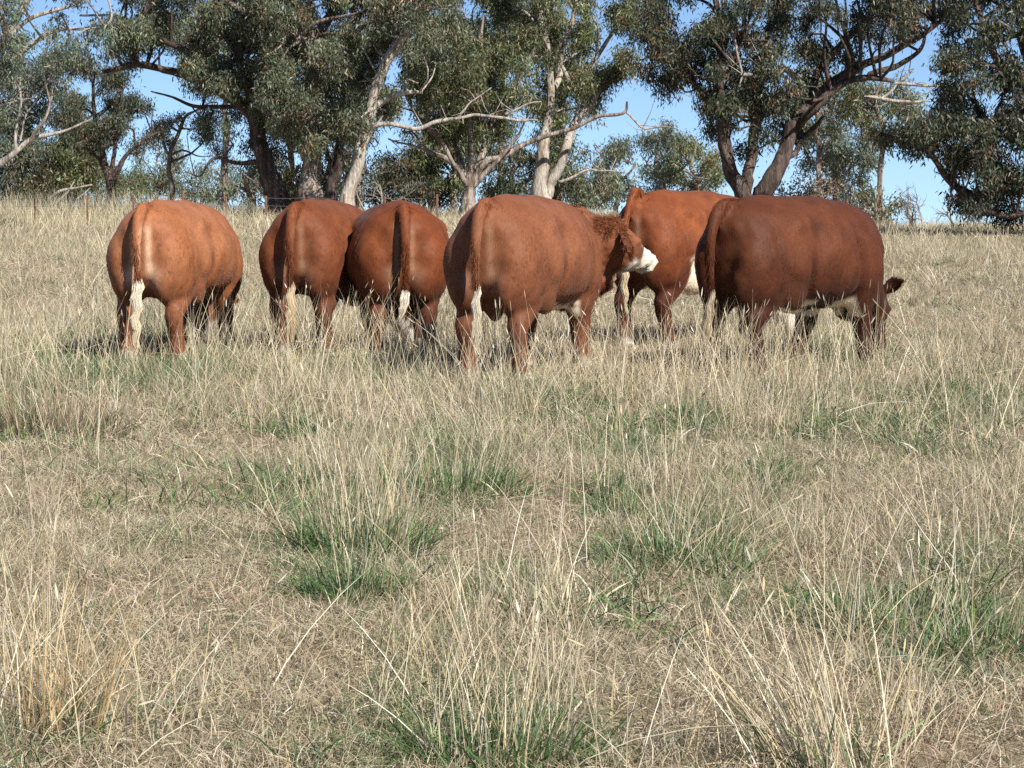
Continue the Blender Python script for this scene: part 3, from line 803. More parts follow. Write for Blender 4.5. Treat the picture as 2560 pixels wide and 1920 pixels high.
def make_bull(label, loc, rz, scale, pose, look, group='bulls standing in the dry grass', vox=0.0165):
    root = empty('bull', loc, rz)
    root.scale = (scale,) * 3
    tag(root, label, 'bull', group)
    A = Acc()
    w = pose.get('fat', 1.0)
    X, Z_ = np.array([0, 1.0, 0]), np.array([0, 0, 1.0])
    secs = [(-0.88, 1.17, 0.90, .07, 1.03), (-0.845, 1.26, 0.76, .20, .95), (-0.77, 1.335, .65, .30, .90), (-0.62, 1.375, .58, .365 * w, .87), (-0.4, 1.39, .54, .395 * w, .85),
            (-0.12, 1.385, .51, .425 * w, .85), (.15, 1.375, .49, .435 * w, .86), (.38, 1.365, .485, .41 * w, .87), (.58, 1.345, .49, .355 * w, .88), (.74, 1.315, .53, .29, .90), (.88, 1.25, .62, .215, .93), (.97, 1.15, .74, .12, .95)]
    A.add(*loft([((x, 0, zw), X, Z_, hw, zt - zw, zw - zb, 2.04) for x, zt, zb, hw, zw in secs], 30))
    tw = pose.get('thigh', 1.0)
    for s in (1, -1):
        A.add(*ellipsoid((-.56, s * .205, .86), (.315, .190 * tw, .36), (0, 6, 0)))        # rump and thigh
        A.add(*ellipsoid((-.67, s * .175, .78), (.21, .150 * tw, .28), (0, 8, 0)))         # buttock
        A.add(*ellipsoid((-.36, s * .28, .70), (.17, .10, .20), (0, -20, 0)))          # stifle
        A.add(*ellipsoid((.57, s * .27, .82), (.21, .125, .35), (0, -8, 0)))          # shoulder
        A.add(*ellipsoid((-.40, s * .22, 1.19), (.17, .10, .10)))                      # hip
    for s in (1, -1): A.add(*ellipsoid((-.80, s * .125, 1.14), (.075, .05, .07)))       # pin bones
    A.add(*ellipsoid((.80, 0, .66), (.17, .15, .20), (0, 20, 0)))                      # brisket
    if pose.get('brisket'):
        A.add(*ellipsoid((.72, 0, .52), (.20, .06, .16), (0, 15, 0)))
    A.add(*ellipsoid((-.83, 0, 1.27), (.08, .045, .07)))                               # tail head
    A.add(*ellipsoid((.0, 0, .52), (.22, .055, .07), (0, 4, 0)))                      # sheath
    if pose.get('scrotum', True):
        A.add(*ellipsoid((-.62, 0, .60), (.07, .085, .15)))
    # legs: shift (dx, dy) at the hoof for each of hl, hr, fl, fr
    sh = pose.get('legs', {})
    for key, s in (('hl', 1), ('hr', -1)):
        dx, dy = sh.get(key, (0, 0))
        f = lambda z: max(0.0, 1 - z / 0.82)
        pts = [(-.42, .215, .82, .15), (-.50, .22, .68, .135), (-.60, .215, .55, .10), (-.70, .20, .45, .086), (-.715, .195, .40, .078), (-.69, .195, .28, .064),
               (-.675, .195, .18, .062), (-.67, .195, .12, .070), (-.645, .195, .07, .062), (-.62, .195, .035, .068), (-.615, .195, .0, .072)]
        limb(A, [(x + dx * f(z), s * y + dy * f(z), z, r) for x, y, z, r in pts], 40)
    for key, s in (('fl', 1), ('fr', -1)):
        dx, dy = sh.get(key, (0, 0))
        f = lambda z: max(0.0, 1 - z / 0.72)
        pts = [(.56, .235, .82, .145), (.54, .235, .66, .125), (.55, .225, .55, .122), (.57, .215, .45, .098), (.585, .21, .38, .088), (.585, .21, .33, .078), (.58, .21, .22, .064),
               (.585, .21, .13, .070), (.605, .21, .08, .062), (.63, .21, .035, .068), (.635, .21, .0, .068)]
        limb(A, [(x + dx * f(z), s * y + dy * f(z), z, r) for x, y, z, r in pts], 36)
    # neck
    neck = pose['neck']
    limb(A, neck, 24, 20)
    if 'throat' in pose: limb(A, pose['throat'], 16, 18)
    # head frame
    hp = np.array(pose['head'], dtype=float)
    hf, hl, hu = basis(pose['head_dir'], pose['head_up'])
    hs = [(-.06, .075, .07, .08), (0, .115, .11, .12), (.09, .125, .115, .155), (.17, .122, .105, .155), (.26, .092, .085, .125), (.34, .074, .066, .09), (.41, .078, .062, .075), (.47, .076, .056, .066), (.505, .05, .035, .045)]
    HS = pose.get('head_scale', 1.08)
    A.add(*loft([(hp + hf * x * HS, hl, hu, a * HS, t * HS, b * HS, 2.3) for x, a, t, b in hs], 22))
    A.add(*ellipsoid(hp + hf * .02 + hu * .09 * HS, (.075, .085, .055)))
    for s in (1, -1):
        A.add(*ellipsoid(hp + (hf * .155 + hl * s * .105 + hu * .045) * HS, (.042, .042, .036)))
    # tail
    tl = [tuple([p_[0] - .038 * min(1, max(0, (1.30 - p_[2]) / .12)), *p_[1:3], p_[3] * .86]) for p_ in pose['tail']]
    tp = catmull(tl, 40)
    A.add(*tube(tp[:, :3], tp[:, 3], 12))
    V, Q, T = voxel_union(A, vox)
    # smoothing, lighter on thin things
    dt = np.min(np.linalg.norm(V[:, None, :] - tp[None, ::2, :3], axis=2), axis=1)
    wt = np.full((len(V), 1), 0.55)
    low = np.clip((0.5 - V[:, 2]) / 0.2, 0, 1)
    V0 = V
    Vs = laplace(V, Q, T, 9, wt)
    Vl = laplace(V, Q, T, 4, wt)
    m = np.clip(np.maximum(low, 1 - np.clip((dt - .05) / .06, 0, 1)), 0, 1)[:, None]
    hd = V - hp
    hx = hd @ hf; hy = hd @ hl; hz = hd @ hu
    inhead = ((hx > -.12) & (hx < .56) & (np.abs(hy) < .2) & (np.abs(hz) < .22)).astype(float)[:, None]
    m = np.maximum(m, inhead * .8)
    V = Vs * (1 - m) + Vl * m
    nrm = normals(V, Q)
    # muscle relief, folds
    d = (fbm(V, 5.0, 31, 2) - 0.5) * 0.026 + (fbm(V, 16.0, 33, 2) - .5) * 0.006
    flank = np.exp(-((V[:, 0] + .24 + .25 * (V[:, 2] - .8)) / .028) ** 2) * smooth(.55, .66, V[:, 2]) * smooth(.98, .82, V[:, 2])
    d -= flank * 0.016
    groove = np.exp(-((V[:, 0] + .50 - .35 * (V[:, 2] - .75)) / .04) ** 2) * smooth(1.1, .85, V[:, 2]) * smooth(.6, .7, V[:, 2]) * (np.abs(V[:, 1]) > .2)
    d -= groove * 0.007
    ya = np.abs(V[:, 1])
    def dent(cx, cz, rx, rz, dep, tilt=0.0):
        dx_, dz_ = V[:, 0] - cx, V[:, 2] - cz
        u_ = (dx_ * math.cos(tilt) + dz_ * math.sin(tilt)) / rx; v_ = (-dx_ * math.sin(tilt) + dz_ * math.cos(tilt)) / rz
        return dep * np.exp(-(u_ ** 2 + v_ ** 2)) * smooth(.12, .22, ya)
    d -= dent(-.14, 1.10, .13, .12, .036)              # hollow in front of the hip
    d += dent(-.33, 1.17, .07, .06, .024)              # hip bone
    d -= dent(-.60, .92, .028, .22, .022, .12)         # thigh groove
    d -= dent(-.22, .80, .05, .16, .024, -.35)         # flank
    d += dent(-.40, .84, .12, .14, .016)               # thigh muscle
    d -= dent(.36, .92, .035, .22, .022, .15)          # behind the shoulder blade
    d -= dent(.43, .60, .05, .06, .02)                 # elbow crease
    d -= .010 * (np.exp(-((V[:, 0] - .05) / .03) ** 2) + np.exp(-((V[:, 0] - .14) / .03) ** 2) + np.exp(-((V[:, 0] + .04) / .03) ** 2)) * smooth(.6, .75, V[:, 2]) * smooth(1.0, .85, V[:, 2]) * smooth(.2, .3, ya) * .35   # ribs
    d += .012 * np.exp(-(ya / .035) ** 2) * smooth(1.2, 1.3, V[:, 2]) * smooth(.6, .2, V[:, 0])                      # spine
    curl = look.get('curl', 0)
    nk = smooth(.62, .85, V[:, 0]) * (1 - inhead[:, 0] * .3)
    d += curl * nk * (fbm(V, 26, 41, 2) - .5) * .05
    d *= (1 - m[:, 0] * .6)
    V = V + nrm * d[:, None]
    # coat colour of the skin and hair
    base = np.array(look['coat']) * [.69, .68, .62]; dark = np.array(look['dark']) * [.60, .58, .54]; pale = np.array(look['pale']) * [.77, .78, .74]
    n1 = fbm(V, 3.2, 51, 3); n2 = fbm(V * [1, 1, .7], 11, 55, 3)
    k = smooth(.3, .75, n1)[:, None]
    C = base * (1 - k * .45) + pale * (k * .45)
    ax, ay, az = V[:, 0], np.abs(V[:, 1]), V[:, 2]
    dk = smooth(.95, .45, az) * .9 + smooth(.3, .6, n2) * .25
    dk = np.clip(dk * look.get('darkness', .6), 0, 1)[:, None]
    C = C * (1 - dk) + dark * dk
    # dirt specks
    sp = smooth(.74, .84, vnoise(V * [1, 1, .45], 80, 60)) * smooth(.5, .65, vnoise(V, 4, 61)) * .45
    C = C * (1 - sp[:, None]) + np.array([.04, .02, .012]) * sp[:, None]
    st = smooth(.58, .72, fbm(V * [1, 1, .5], 7, 63, 3)) * .30
    C = C * (1 - st[:, None]) + dark * .8 * st[:, None]
    rd = look.get('dirt', .5) * smooth(.60, .68, fbm(V, 18, 66, 2)) * np.exp(-((V[:, 1] + .17) / .07) ** 2 - ((az - 1.05) / .16) ** 2) * (ax < -.55)
    C = C * (1 - rd[:, None]) + np.array([.05, .03, .015]) * rd[:, None]
    # pale skin either side of the tail
    ps = look.get('cleft', 0.0)
    if ps:
        rear = smooth(-.74, -.82, ax)
        c1 = np.exp(-((ay - .065) / .028) ** 2) * smooth(.75, .85, az) * smooth(1.24, 1.12, az) * rear
        c2 = np.exp(-((ay - .10) / .06) ** 2 - ((az - .76) / .085) ** 2) * smooth(-.66, -.76, ax)
        pp = np.clip(ps * (c1 + .8 * c2), 0, .85)[:, None]
        C = C * (1 - pp) + np.array([.62, .40, .26]) * pp
    def blend(Cc, mask, col): return Cc * (1 - mask[:, None]) + col * mask[:, None]
    nz = (fbm(V, 14, 71, 2) - .5)
    # socks
    sk = look.get('sock', .09)
    C = blend(C, smooth(sk + .03, sk - .03, az + nz * .12), WHITE * .9)
    if look.get('socks_high'):
        for sx, lim in look['socks_high']:
            C = blend(C, smooth(lim + .03, lim - .03, az + nz * .12) * (np.abs(ax - sx) < .3), WHITE * .9)
    for bx0, bx1, bz, soft in look.get('belly', []):
        mk = smooth(bx0 - .05, bx0 + .03, ax + nz * .25) * smooth(bx1 + .05, bx1 - .03, ax + nz * .25) * smooth(bz + soft, bz - soft, az + nz * .16) * (az > .42) * (1 if bz > .66 else smooth(.30, .24, ay))
        C = blend(C, mk, np.array([.78, .66, .50]))
    # hooves
    C = blend(C, smooth(.05, .035, az), np.array([.06, .05, .045]))
    # head colours
    hd = V - hp
    hx = hd @ hf / HS; hy = hd @ hl / HS; hz = hd @ hu / HS
    near = ((hx > -.15) & (hx < .56) & (np.abs(hy) < .2) & (np.abs(hz) < .24)).astype(float)
    wf = np.zeros(len(V))
    if look.get('face', 'white') == 'white':
        wf = np.maximum(smooth(.055, .035, np.abs(hy) + nz * .05) * (hz > 0) * (hx > .035), smooth(.27, .32, hx + nz * .1))
        wf = np.maximum(wf, smooth(-.02, -.08, hz + nz * .05) * smooth(.12, .2, hx))
        if look.get('wide_face'): wf = np.maximum(wf, smooth(.02, .08, hx))
    C = blend(C, wf * near, np.array([.68, .61, .51]))
    C = blend(C, near * smooth(.475, .49, hx), np.array([.50, .33, .27]))
    # ears joined to the skin
    AV = Acc(); AV.add(V, Q, T, C); EH = []
    for s in (1, -1):
        ed = pose.get('ear_dir', (-.1, 1, .0))
        e0 = hp + (hf * .015 + hl * s * .09 + hu * .055) * HS
        dirv = hf * ed[0] + hl * s * ed[1] + hu * ed[2]; dirv = dirv / np.linalg.norm(dirv)
        nrv = np.cross(dirv, hu + hf * .2 if pose.get('ear_face') else hf * .8 + hu * .6); nrv /= np.linalg.norm(nrv)
        fl = np.cross(nrv, dirv)
        ss = []
        for t, wd, th in ((0, .03, .024), (.03, .045, .022), (.08, .066, .018), (.13, .068, .015), (.18, .05, .012), (.215, .022, .009), (.23, .006, .004)):
            ss.append((e0 + dirv * t - hu * t * t * 1.6 + nrv * (.012 * math.sin(t * 12)), nrv, fl, wd, th, th, 2.0))
        v, q, t_ = loft(ss, 14)
        v = v + (fbm(v, 60, 81, 2) - .5)[:, None] * .012
        ec = np.repeat(base[None] * .55, len(v), 0); ec *= (0.75 + .5 * fbm(v, 30, 82, 2))[:, None]
        AV.add(v, q, t_, ec)
        ne = 900 if curl else 400
        pk = RNG.integers(0, len(v), ne)
        ed_ = unit_(dirv + RNG.normal(size=(ne, 3)) * .7 + [0, 0, -.3])
        EH.append((v[pk], ed_, RNG.uniform(.015, .045, ne) * (1.3 if curl else .8), ec[pk] * RNG.uniform(.7, 1.7, (ne, 1))))
    body = AV.build('body', M_COAT, root, True)
    C = np.concatenate(AV.C); Vb = np.concatenate(AV.V)
    # eyes
    for s in (1, -1):
        v, q, t_ = ellipsoid(hp + (hf * .155 + hl * s * .119 + hu * .042) * HS, (.019, .019, .018), n=10)
        mesh_np('eye', v, q, t_, M_EYE, root, smooth_shade=True)
    # hair: short strokes on the skin
    NH = look.get('hairs', 60000)
    Va = V
    fa = np.linalg.norm(np.cross(Va[Q[:, 2]] - Va[Q[:, 0]], Va[Q[:, 3]] - Va[Q[:, 1]]), axis=1)
    fa *= 1 + 2.0 * curl * smooth(.6, .8, Va[Q[:, 0], 0])
    pick = RNG.choice(len(Q), NH, p=fa / fa.sum())
    uv = RNG.random((NH, 2))
    q = Q[pick]
    a = Va[q[:, 0]] * (1 - uv[:, :1]) + Va[q[:, 1]] * uv[:, :1]; b = Va[q[:, 3]] * (1 - uv[:, :1]) + Va[q[:, 2]] * uv[:, :1]
    p = a * (1 - uv[:, 1:]) + b * uv[:, 1:]
    n = nrm[q[:, 0]]
    flow = np.array([-.75, 0, -.75]) + .35 * (np.stack([vnoise(p, 6, 91), vnoise(p, 6, 92), vnoise(p, 6, 93)], -1) - .5) * 2
    rearm = smooth(-.55, -.8, p[:, 0])[:, None]
    flow = flow * (1 - rearm) + np.array([0, 0, -1]) * rearm
    ck = (curl * smooth(.62, .85, p[:, 0]))[:, None]
    flow = flow * (1 - ck * .7) + RNG.normal(size=(NH, 3)) * ck * .9
    flow = flow - n * np.sum(flow * n, 1, keepdims=True)
    flow /= np.linalg.norm(flow, axis=1, keepdims=True) + 1e-9
    hn = RNG.uniform(.12, .42, (NH, 1)) + ck * .3
    dr = flow + n * hn; dr /= np.linalg.norm(dr, axis=1, keepdims=True)
    tk = smooth(.16, .08, np.linalg.norm(p - (hp + hu * .08), axis=1)) * (1 + curl)
    up = smooth(1.28, 1.34, p[:, 2]) * smooth(-.62, -.78, p[:, 0])
    ln = RNG.uniform(.010, .026, NH) * (1 + up * 1.6 + ck[:, 0] * 1.1) * (1 + .6 * smooth(.6, .35, p[:, 2]))
    ln *= smooth(.03, .09, p[:, 2]) * (1 - .88 * near[q[:, 0]] * (1 - np.minimum(tk, 1)) + tk * .8)
    cc = C[:len(V)][q[:, 0]] * RNG.uniform(.82, 1.2, (NH, 1))
    AH = Acc()
    AH.add(*strands(p - n * .002, dr, ln, -n * .12 + [0, 0, -.1], RNG.uniform(.002, .0042, NH), cc, nseg=1))
    for a_, b_, c_, e_ in EH: AH.add(*strands(a_, b_, c_, b_ * 0 + [0, 0, -.3], .004, e_, nseg=2))
    AH.build('coat_hair', M_FUR, root)
    # tail: fringe of red hair, then the switch
    AT = Acc()
    NT = 2600
    tt = RNG.random(NT) ** .8
    idx = (tt * (len(tp) - 1)).astype(int)
    pc = tp[idx, :3] + RNG.normal(size=(NT, 3)) * .012 + np.array([-.01, 0, 0])
    dd = np.array([-.12, 0, -1.0]) + RNG.normal(size=(NT, 3)) * np.array([.22, .30, .15])
    dd /= np.linalg.norm(dd, axis=1, keepdims=True)
    tc_ = base * .75
    cc = np.repeat(tc_[None], NT, 0) * RNG.uniform(.6, 1.35, (NT, 1))
    AT.add(*strands(pc, dd, RNG.uniform(.03, .075, NT), np.array([0, 0, -.2]) + 0 * pc, RNG.uniform(.002, .004, NT), cc, nseg=2))
    AT.build('tail_hair', M_FUR, root)
    sw = [(p_[0] - .036, p_[1], p_[2], p_[3] * .9) for p_ in pose['switch']]           # polyline with radius
    sp_ = catmull(sw, 40)
    NS = 2400
    AS = Acc()
    K = 9
    t0 = RNG.uniform(0, .45, NS)
    L = RNG.uniform(.35, .6, NS)
    ang = RNG.uniform(0, 2 * np.pi, NS); rr = np.sqrt(RNG.random(NS))
    ph = ang * .8 + rr
    cent = np.zeros((K, NS, 3))
    for j in range(K):
        t = np.clip(t0 + L * j / (K - 1), 0, 1)
        ii = np.clip((t * 39).astype(int), 0, 38); ff = t * 39 - ii
        c = sp_[ii] * (1 - ff[:, None]) + sp_[ii + 1] * ff[:, None]
        wv = look.get('wavy', .6) * (.016 * np.sin(t * 21 + ph * .4) + .006 * np.sin(t * 47 + ph * 2))
        cent[j] = c[:, :3] + np.stack([np.cos(ang) * rr * c[:, 3] * .65, np.sin(ang) * rr * c[:, 3] * .78 + wv, 0 * wv], -1)
    cw = np.array(look.get('switch', (.84, .76, .60)))
    cs = cw * RNG.uniform(.65, 1.08, (NS, 1))
    cs = cs * (1 - .25 * smooth(.5, 1, t0 + L)[:, None] * np.array([.2, .5, 1]))
    wd = RNG.uniform(.003, .0055, NS)[:, None]
    sd = RNG.normal(size=(NS, 3)) * [.6, 1, .1]; sd /= np.linalg.norm(sd, axis=1, keepdims=True)
    VV = np.empty((NS, K * 2, 3)); CC = np.empty((NS, K * 2, 3))
    for j in range(K):
        e = 1 if 0 < j < K - 1 else .35
        VV[:, 2 * j] = cent[j] - sd * wd * .5 * e; VV[:, 2 * j + 1] = cent[j] + sd * wd * .5 * e
        CC[:, 2 * j] = CC[:, 2 * j + 1] = cs * (1.0 - .12 * (j / K))
    b0 = (np.arange(NS) * 2 * K)[:, None]
    qq = np.concatenate([np.hstack([b0 + 2 * j, b0 + 2 * j + 1, b0 + 2 * j + 3, b0 + 2 * j + 2]) for j in range(K - 1)])
    AS.add(VV, qq, None, CC)
    AS.build('tail_switch', M_HAIR, root)
    return root

def unit_(v): return v / (np.linalg.norm(v, axis=1, keepdims=True) + 1e-9)

def grazing(turn=0.0, drop=.0):
    c, s = math.cos(turn), math.sin(turn)
    def g(r, z, rad, k=1.0): return (.70 + r * (1 - k + k * c), r * s * k, z, rad)
    neck = [(.52, 0, 1.02, .28), (.74, 0, .96, .27), g(.26, .80, .215), g(.44, .62, .17), g(.56, .48, .135)]
    h = (.70 + .60 * c, .60 * s, .44 + drop)
    return neck, h, (.42 * c, .42 * s, -.9), (.9 * c, .9 * s, .42)

def place(tail_px, foot_y, theta, scale=1.0, back=.86):
    """bull origin from where its tail hangs in the photo, the row its hind hooves stand on and its heading"""
    g = G(tail_px, foot_y)
    th = R(theta)
    f = Vector((math.cos(th), math.sin(th), 0))
    o = g + f * back * scale
    return Vector((o.x, o.y, float(gz(o.x, o.y)))), th

def std_tail(sx=0, end=.62, sway=0.0):
    return [(-.70, 0, 1.34, .05), (-.83, 0, 1.325, .060), (-.905, 0, 1.24, .060), (-.94, sway * .2, 1.10, .050), (-.945, sway * .45, .93, .042), (-.94, sway * .8, .78, .036), (-.92, sway, end, .024)]

def build_bulls():
    # 1 far left, orange coat
    n, h, hd, hu = grazing(.38)
    loc, th = place(358, 917, 78, .955)
    make_bull('light orange bull standing apart at the left end of the row, wavy white tail tip', loc, th, .955,
              dict(scrotum=False, fat=1.03, neck=n, head=h, head_dir=hd, head_up=hu, tail=std_tail(end=.70, sway=-.02), legs={'hl': (.05, .05), 'hr': (.0, -.06), 'fr': (.05, -.02)},
                   switch=[(-.935, -.02, .76, .035), (-.945, -.01, .68, .062), (-.945, .0, .58, .066), (-.94, .015, .44, .055), (-.935, .02, .30, .050), (-.93, .02, .16, .035)]),
              dict(coat=(.38, .140, .062), dark=(.18, .060, .032), pale=(.47, .20, .105), darkness=.55, cleft=.9, wavy=.8, sock=.085, face='white'))
    # 2
    n, h, hd, hu = grazing(-.6)
    loc, th = place(738, 905, 77, .955)
    make_bull('brown bull second from the left, thin straw coloured tail tip, shoulder touching its neighbour', loc, th, .955,
              dict(scrotum=False, fat=.98, neck=n, head=h, head_dir=hd, head_up=hu, tail=std_tail(end=.66), legs={'hl': (-.02, .0), 'hr': (.02, -.03), 'fr': (.1, -.05)},
                   switch=[(-.925, 0, .72, .03), (-.93, 0, .62, .05), (-.93, 0, .48, .062), (-.93, 0, .34, .06), (-.925, 0, .18, .03)]),
              dict(coat=(.21, .063, .026), dark=(.085, .028, .018), pale=(.26, .090, .038), darkness=.6, cleft=.2, wavy=.5, sock=.085, switch=(.66, .52, .34)))
    # 3
    n, h, hd, hu = grazing(.15)
    loc, th = place(1012, 911, 97, .96)
    make_bull('red brown bull seen squarely from behind, third from the left, pointed white tail tip', loc, th, .96,
              dict(scrotum=False, fat=1.16, thigh=1.18, neck=n, head=h, head_dir=hd, head_up=hu, tail=std_tail(end=.60, sway=.0), legs={'hl': (.0, .03), 'hr': (.05, -.04), 'fr': (0, -.06)},
                   switch=[(-.935, 0, .66, .03), (-.945, .005, .60, .055), (-.945, .015, .52, .05), (-.94, .035, .45, .034), (-.935, .05, .38, .010)]),
              dict(coat=(.21, .057, .020), dark=(.09, .028, .017), pale=(.26, .082, .030), darkness=.6, cleft=.2, wavy=.2, sock=.085, switch=(.86, .80, .68)))
    # 4 sniffing its neighbour, head raised and turned right
    loc, th = place(1206, 968, 68, 1.0)
    M = (Matrix.Translation(loc) @ Matrix.Rotation(th, 4, 'Z') @ Matrix.Scale(1.0, 4)).inverted()
    def W(x, y, Y): return tuple(M @ P(x, y, Y))
    hp = W(1514, 596, 18.35)
    nk = [(.45, 0, 1.0, .28), (.68, -.03, 1.02, .275)]
    a = W(1425, 606, 18.55); b = W(1476, 620, 18.5)
    nk += [(*a, .285), (*b, .265), (*W(1516, 634, 18.4), .235)]
    hd = (M.to_3x3() @ Vector((.46, .66, -.28))); hu = (M.to_3x3() @ Vector((.22, .12, .95)))
    make_bull('dusty brown bull with raised curly head turned right, sniffing the rump of its neighbour', loc, th, 1.0,
              dict(fat=1.03, head_scale=1.38, throat=[(.72, .0, .78, .15), (*W(1466, 700, 18.5), .14), (*W(1508, 680, 18.4), .145)], neck=nk, head=hp, head_dir=tuple(hd), head_up=tuple(hu), tail=std_tail(end=.72), ear_face=1, ear_dir=(-.30, .80, -.50), legs={'hl': (.0, .0), 'hr': (.0, -.04), 'fr': (.04, -.02), 'fl': (-.1, 0)},
                   switch=[(-.925, 0, .77, .028), (-.935, 0, .68, .04), (-.935, 0, .55, .045), (-.93, 0, .40, .042), (-.92, 0, .24, .03)]),
              dict(coat=(.25, .088, .042), dark=(.14, .048, .028), pale=(.31, .12, .062), darkness=.5, cleft=.2, dirt=.2, wavy=.5, sock=.085, curl=1.0, hairs=90000,
                   belly=[(-.25, .45, .575, .03)], switch=(.86, .80, .66)))
    # 5 behind, with the white belly patch, grazing
    n, h, hd, hu = grazing(-.15, .02)
    loc, th = place(1580, 872, 50, 1.02)
    make_bull('bright red bull standing behind the others with a white patch on its lower flank', loc, th, 1.02,
              dict(fat=.96, neck=n, head=h, head_dir=hd, head_up=hu, scrotum=False, legs={'hr': (.06, 0), 'hl': (-.05, 0), 'fl': (.1, 0)},
                   tail=[(-.74, 0, 1.36, .05), (-.82, 0, 1.385, .048), (-.885, 0, 1.30, .044), (-.925, 0, 1.12, .038), (-.93, 0, .95, .033), (-.93, .01, .86, .026)],
                   switch=[(-.93, 0, .90, .03), (-.94, 0, .80, .045), (-.94, .0, .68, .05), (-.935, .0, .52, .042), (-.93, -.02, .34, .015)]),
              dict(coat=(.255, .070, .024), dark=(.10, .030, .018), pale=(.30, .095, .036), darkness=.9, cleft=.3, wavy=.7, sock=.085, wide_face=True,  # high darkness puts the shade low on its legs into the coat
                   belly=[(-.50, .5, .82, .03)], switch=(.86, .76, .56)))
    # 6 right, dark, grazing
    n, h, hd, hu = grazing(.32, .12)
    loc, th = place(1800, 940, 44, 1.0)
    make_bull('dark mahogany bull at the right end of the row, one ear showing past its shoulder', loc, th, 1.0,
              dict(scrotum=False, fat=1.04, brisket=True, neck=n, head=h, head_dir=hd, head_up=hu, ear_dir=(-.55, .85, .35), legs={'hr': (.02, 0), 'fl': (-.30, 0), 'fr': (.12, .0), 'hl': (-.02, 0)},
                   tail=std_tail(end=.66), switch=[(-.925, 0, .70, .03), (-.935, .0, .62, .04), (-.935, .02, .50, .055), (-.93, .05, .38, .06), (-.92, .08, .22, .05)]),
              dict(coat=(.118, .035, .016), dark=(.050, .017, .012), pale=(.17, .054, .020), darkness=.75, cleft=0, wavy=.4, sock=.05, face='red', hairs=80000,
                   belly=[(-.42, .02, .62, .02), (.30, .62, .60, .03)], switch=(.74, .64, .48)))
build_bulls()

# ------------------------------------------------------------------ grass
STRAW = np.array([[.50, .42, .26], [.58, .50, .33], [.42, .34, .20], [.62, .56, .42], [.46, .36, .19], [.36, .29, .19]])
TAN = np.array([[.34, .27, .17], [.42, .34, .22], [.27, .21, .14], [.40, .31, .23], [.50, .43, .31], [.30, .25, .15]])
GREEN = np.array([[.052, .105, .030], [.085, .155, .040], [.040, .080, .032], [.125, .19, .06], [.065, .115, .045]])
GREY_G = np.array([[.22, .25, .12], [.28, .28, .15], [.19, .22, .12], [.30, .27, .14]])

# (x, y, rx, ry, weight) in photo pixels: where the paddock carries more of something
TALL = [(1250, 960, 330, 120, .9), (900, 1180, 120, 220, .8), (1900, 1000, 320, 150, .8), (1230, 1700, 190, 220, .5), (650, 960, 220, 120, .7), (1560, 1130, 160, 170, .55), (2250, 1010, 330, 160, .45),
        (1180, 1150, 160, 110, .6), (2050, 1800, 220, 170, .4), (2380, 1180, 200, 180, .5), (120, 1060, 130, 150, .8), (60, 1400, 120, 300, .5), (330, 900, 260, 60, .55), (1700, 1330, 200, 120, .5), (200, 1750, 260, 160, .3), (1000, 900, 700, 60, .7), (1900, 880, 250, 60, .9)]
BARE = [(480, 1300, 380, 150, .9), (1290, 1260, 260, 70, .9), (620, 1680, 380, 220, .8), (1650, 1720, 280, 200, .9), (200, 1190, 260, 70, .7), (2250, 1200, 180, 70, .5), (1900, 1500, 260, 90, .7), (2430, 1820, 200, 160, .5), (900, 1560, 220, 80, .6), (1560, 780, 200, 80, .7), (80, 700, 200, 60, .6), (2380, 740, 200, 60, .6)]
FEET = [(420, 905, 160, 35, 1), (760, 905, 170, 35, 1), (1000, 905, 170, 35, 1), (1310, 965, 210, 45, 1), (1620, 910, 120, 40, .8), (1850, 940, 130, 40, 1), (2010, 935, 120, 40, 1), (2180, 930, 110, 40, 1)]
LUSH = [(330, 915, 270, 60, 1.1), (1120, 1170, 120, 90, .8), (900, 1320, 180, 110, .6), (870, 1480, 150, 70, .8), (1540, 1255, 70, 55, 1.0), (1700, 1370, 190, 100, .9), (2250, 1530, 260, 70, .9), (2430, 1420, 150, 70, .8), (2080, 880, 130, 50, .9), (1230, 1830, 300, 120, .8), (700, 1230, 110, 60, .7),
        (500, 1010, 140, 60, .3), (2200, 1060, 220, 80, .4), (1250, 1480, 110, 60, .7), (1950, 1200, 60, 70, .6), (60, 1900, 150, 60, .5), (1560, 1110, 90, 50, .7), (1300, 990, 110, 70, .4), (2380, 1640, 150, 90, .5), (560, 890, 100, 50, .6), (960, 930, 200, 35, .6), (1480, 1010, 130, 40, .5), (1750, 1050, 120, 50, .5), (2420, 1000, 140, 60, .6), (100, 960, 120, 60, .6), (40, 1010, 90, 80, .6), (2350, 1130, 150, 40, .5), (760, 1080, 100, 40, .5), (250, 1180, 90, 40, .3), (1000, 1900, 300, 60, .4)]

def zmap(X, Y, lst, soft=1.0):
    px, py = project(X, Y, 0.0)
    o = np.zeros(len(X))
    for x, y, rx, ry, w in lst:
        d = ((px - x) / rx) ** 2 + ((py - y) / ry) ** 2
        o = np.maximum(o, w * np.exp(-d * soft))
    return o

def scatter(n, y0, y1, spread=.30, power=1.0, m0=1.2):
    """points over the wedge of paddock in front of the camera, and a margin either side"""
    t = RNG.random(n) ** power
    Y = np.sqrt(y0 * y0 + (y1 * y1 - y0 * y0) * t)
    X = RNG.uniform(-1, 1, n) * (spread * Y + m0)
    return X, Y

def unit(v): return v / (np.linalg.norm(v, axis=1, keepdims=True) + 1e-9)

def pickcol(pal, n, lo=.75, hi=1.25):
    return pal[RNG.integers(0, len(pal), n)] * RNG.uniform(lo, hi, (n, 1))

def pos3(X, Y, dz=0.0):
    return np.stack([X, Y, gz(X, Y) + dz], -1)

def trample(X, Y):
    """keep blades out of the hooves' own footprint only"""
    return np.ones(len(X), bool)

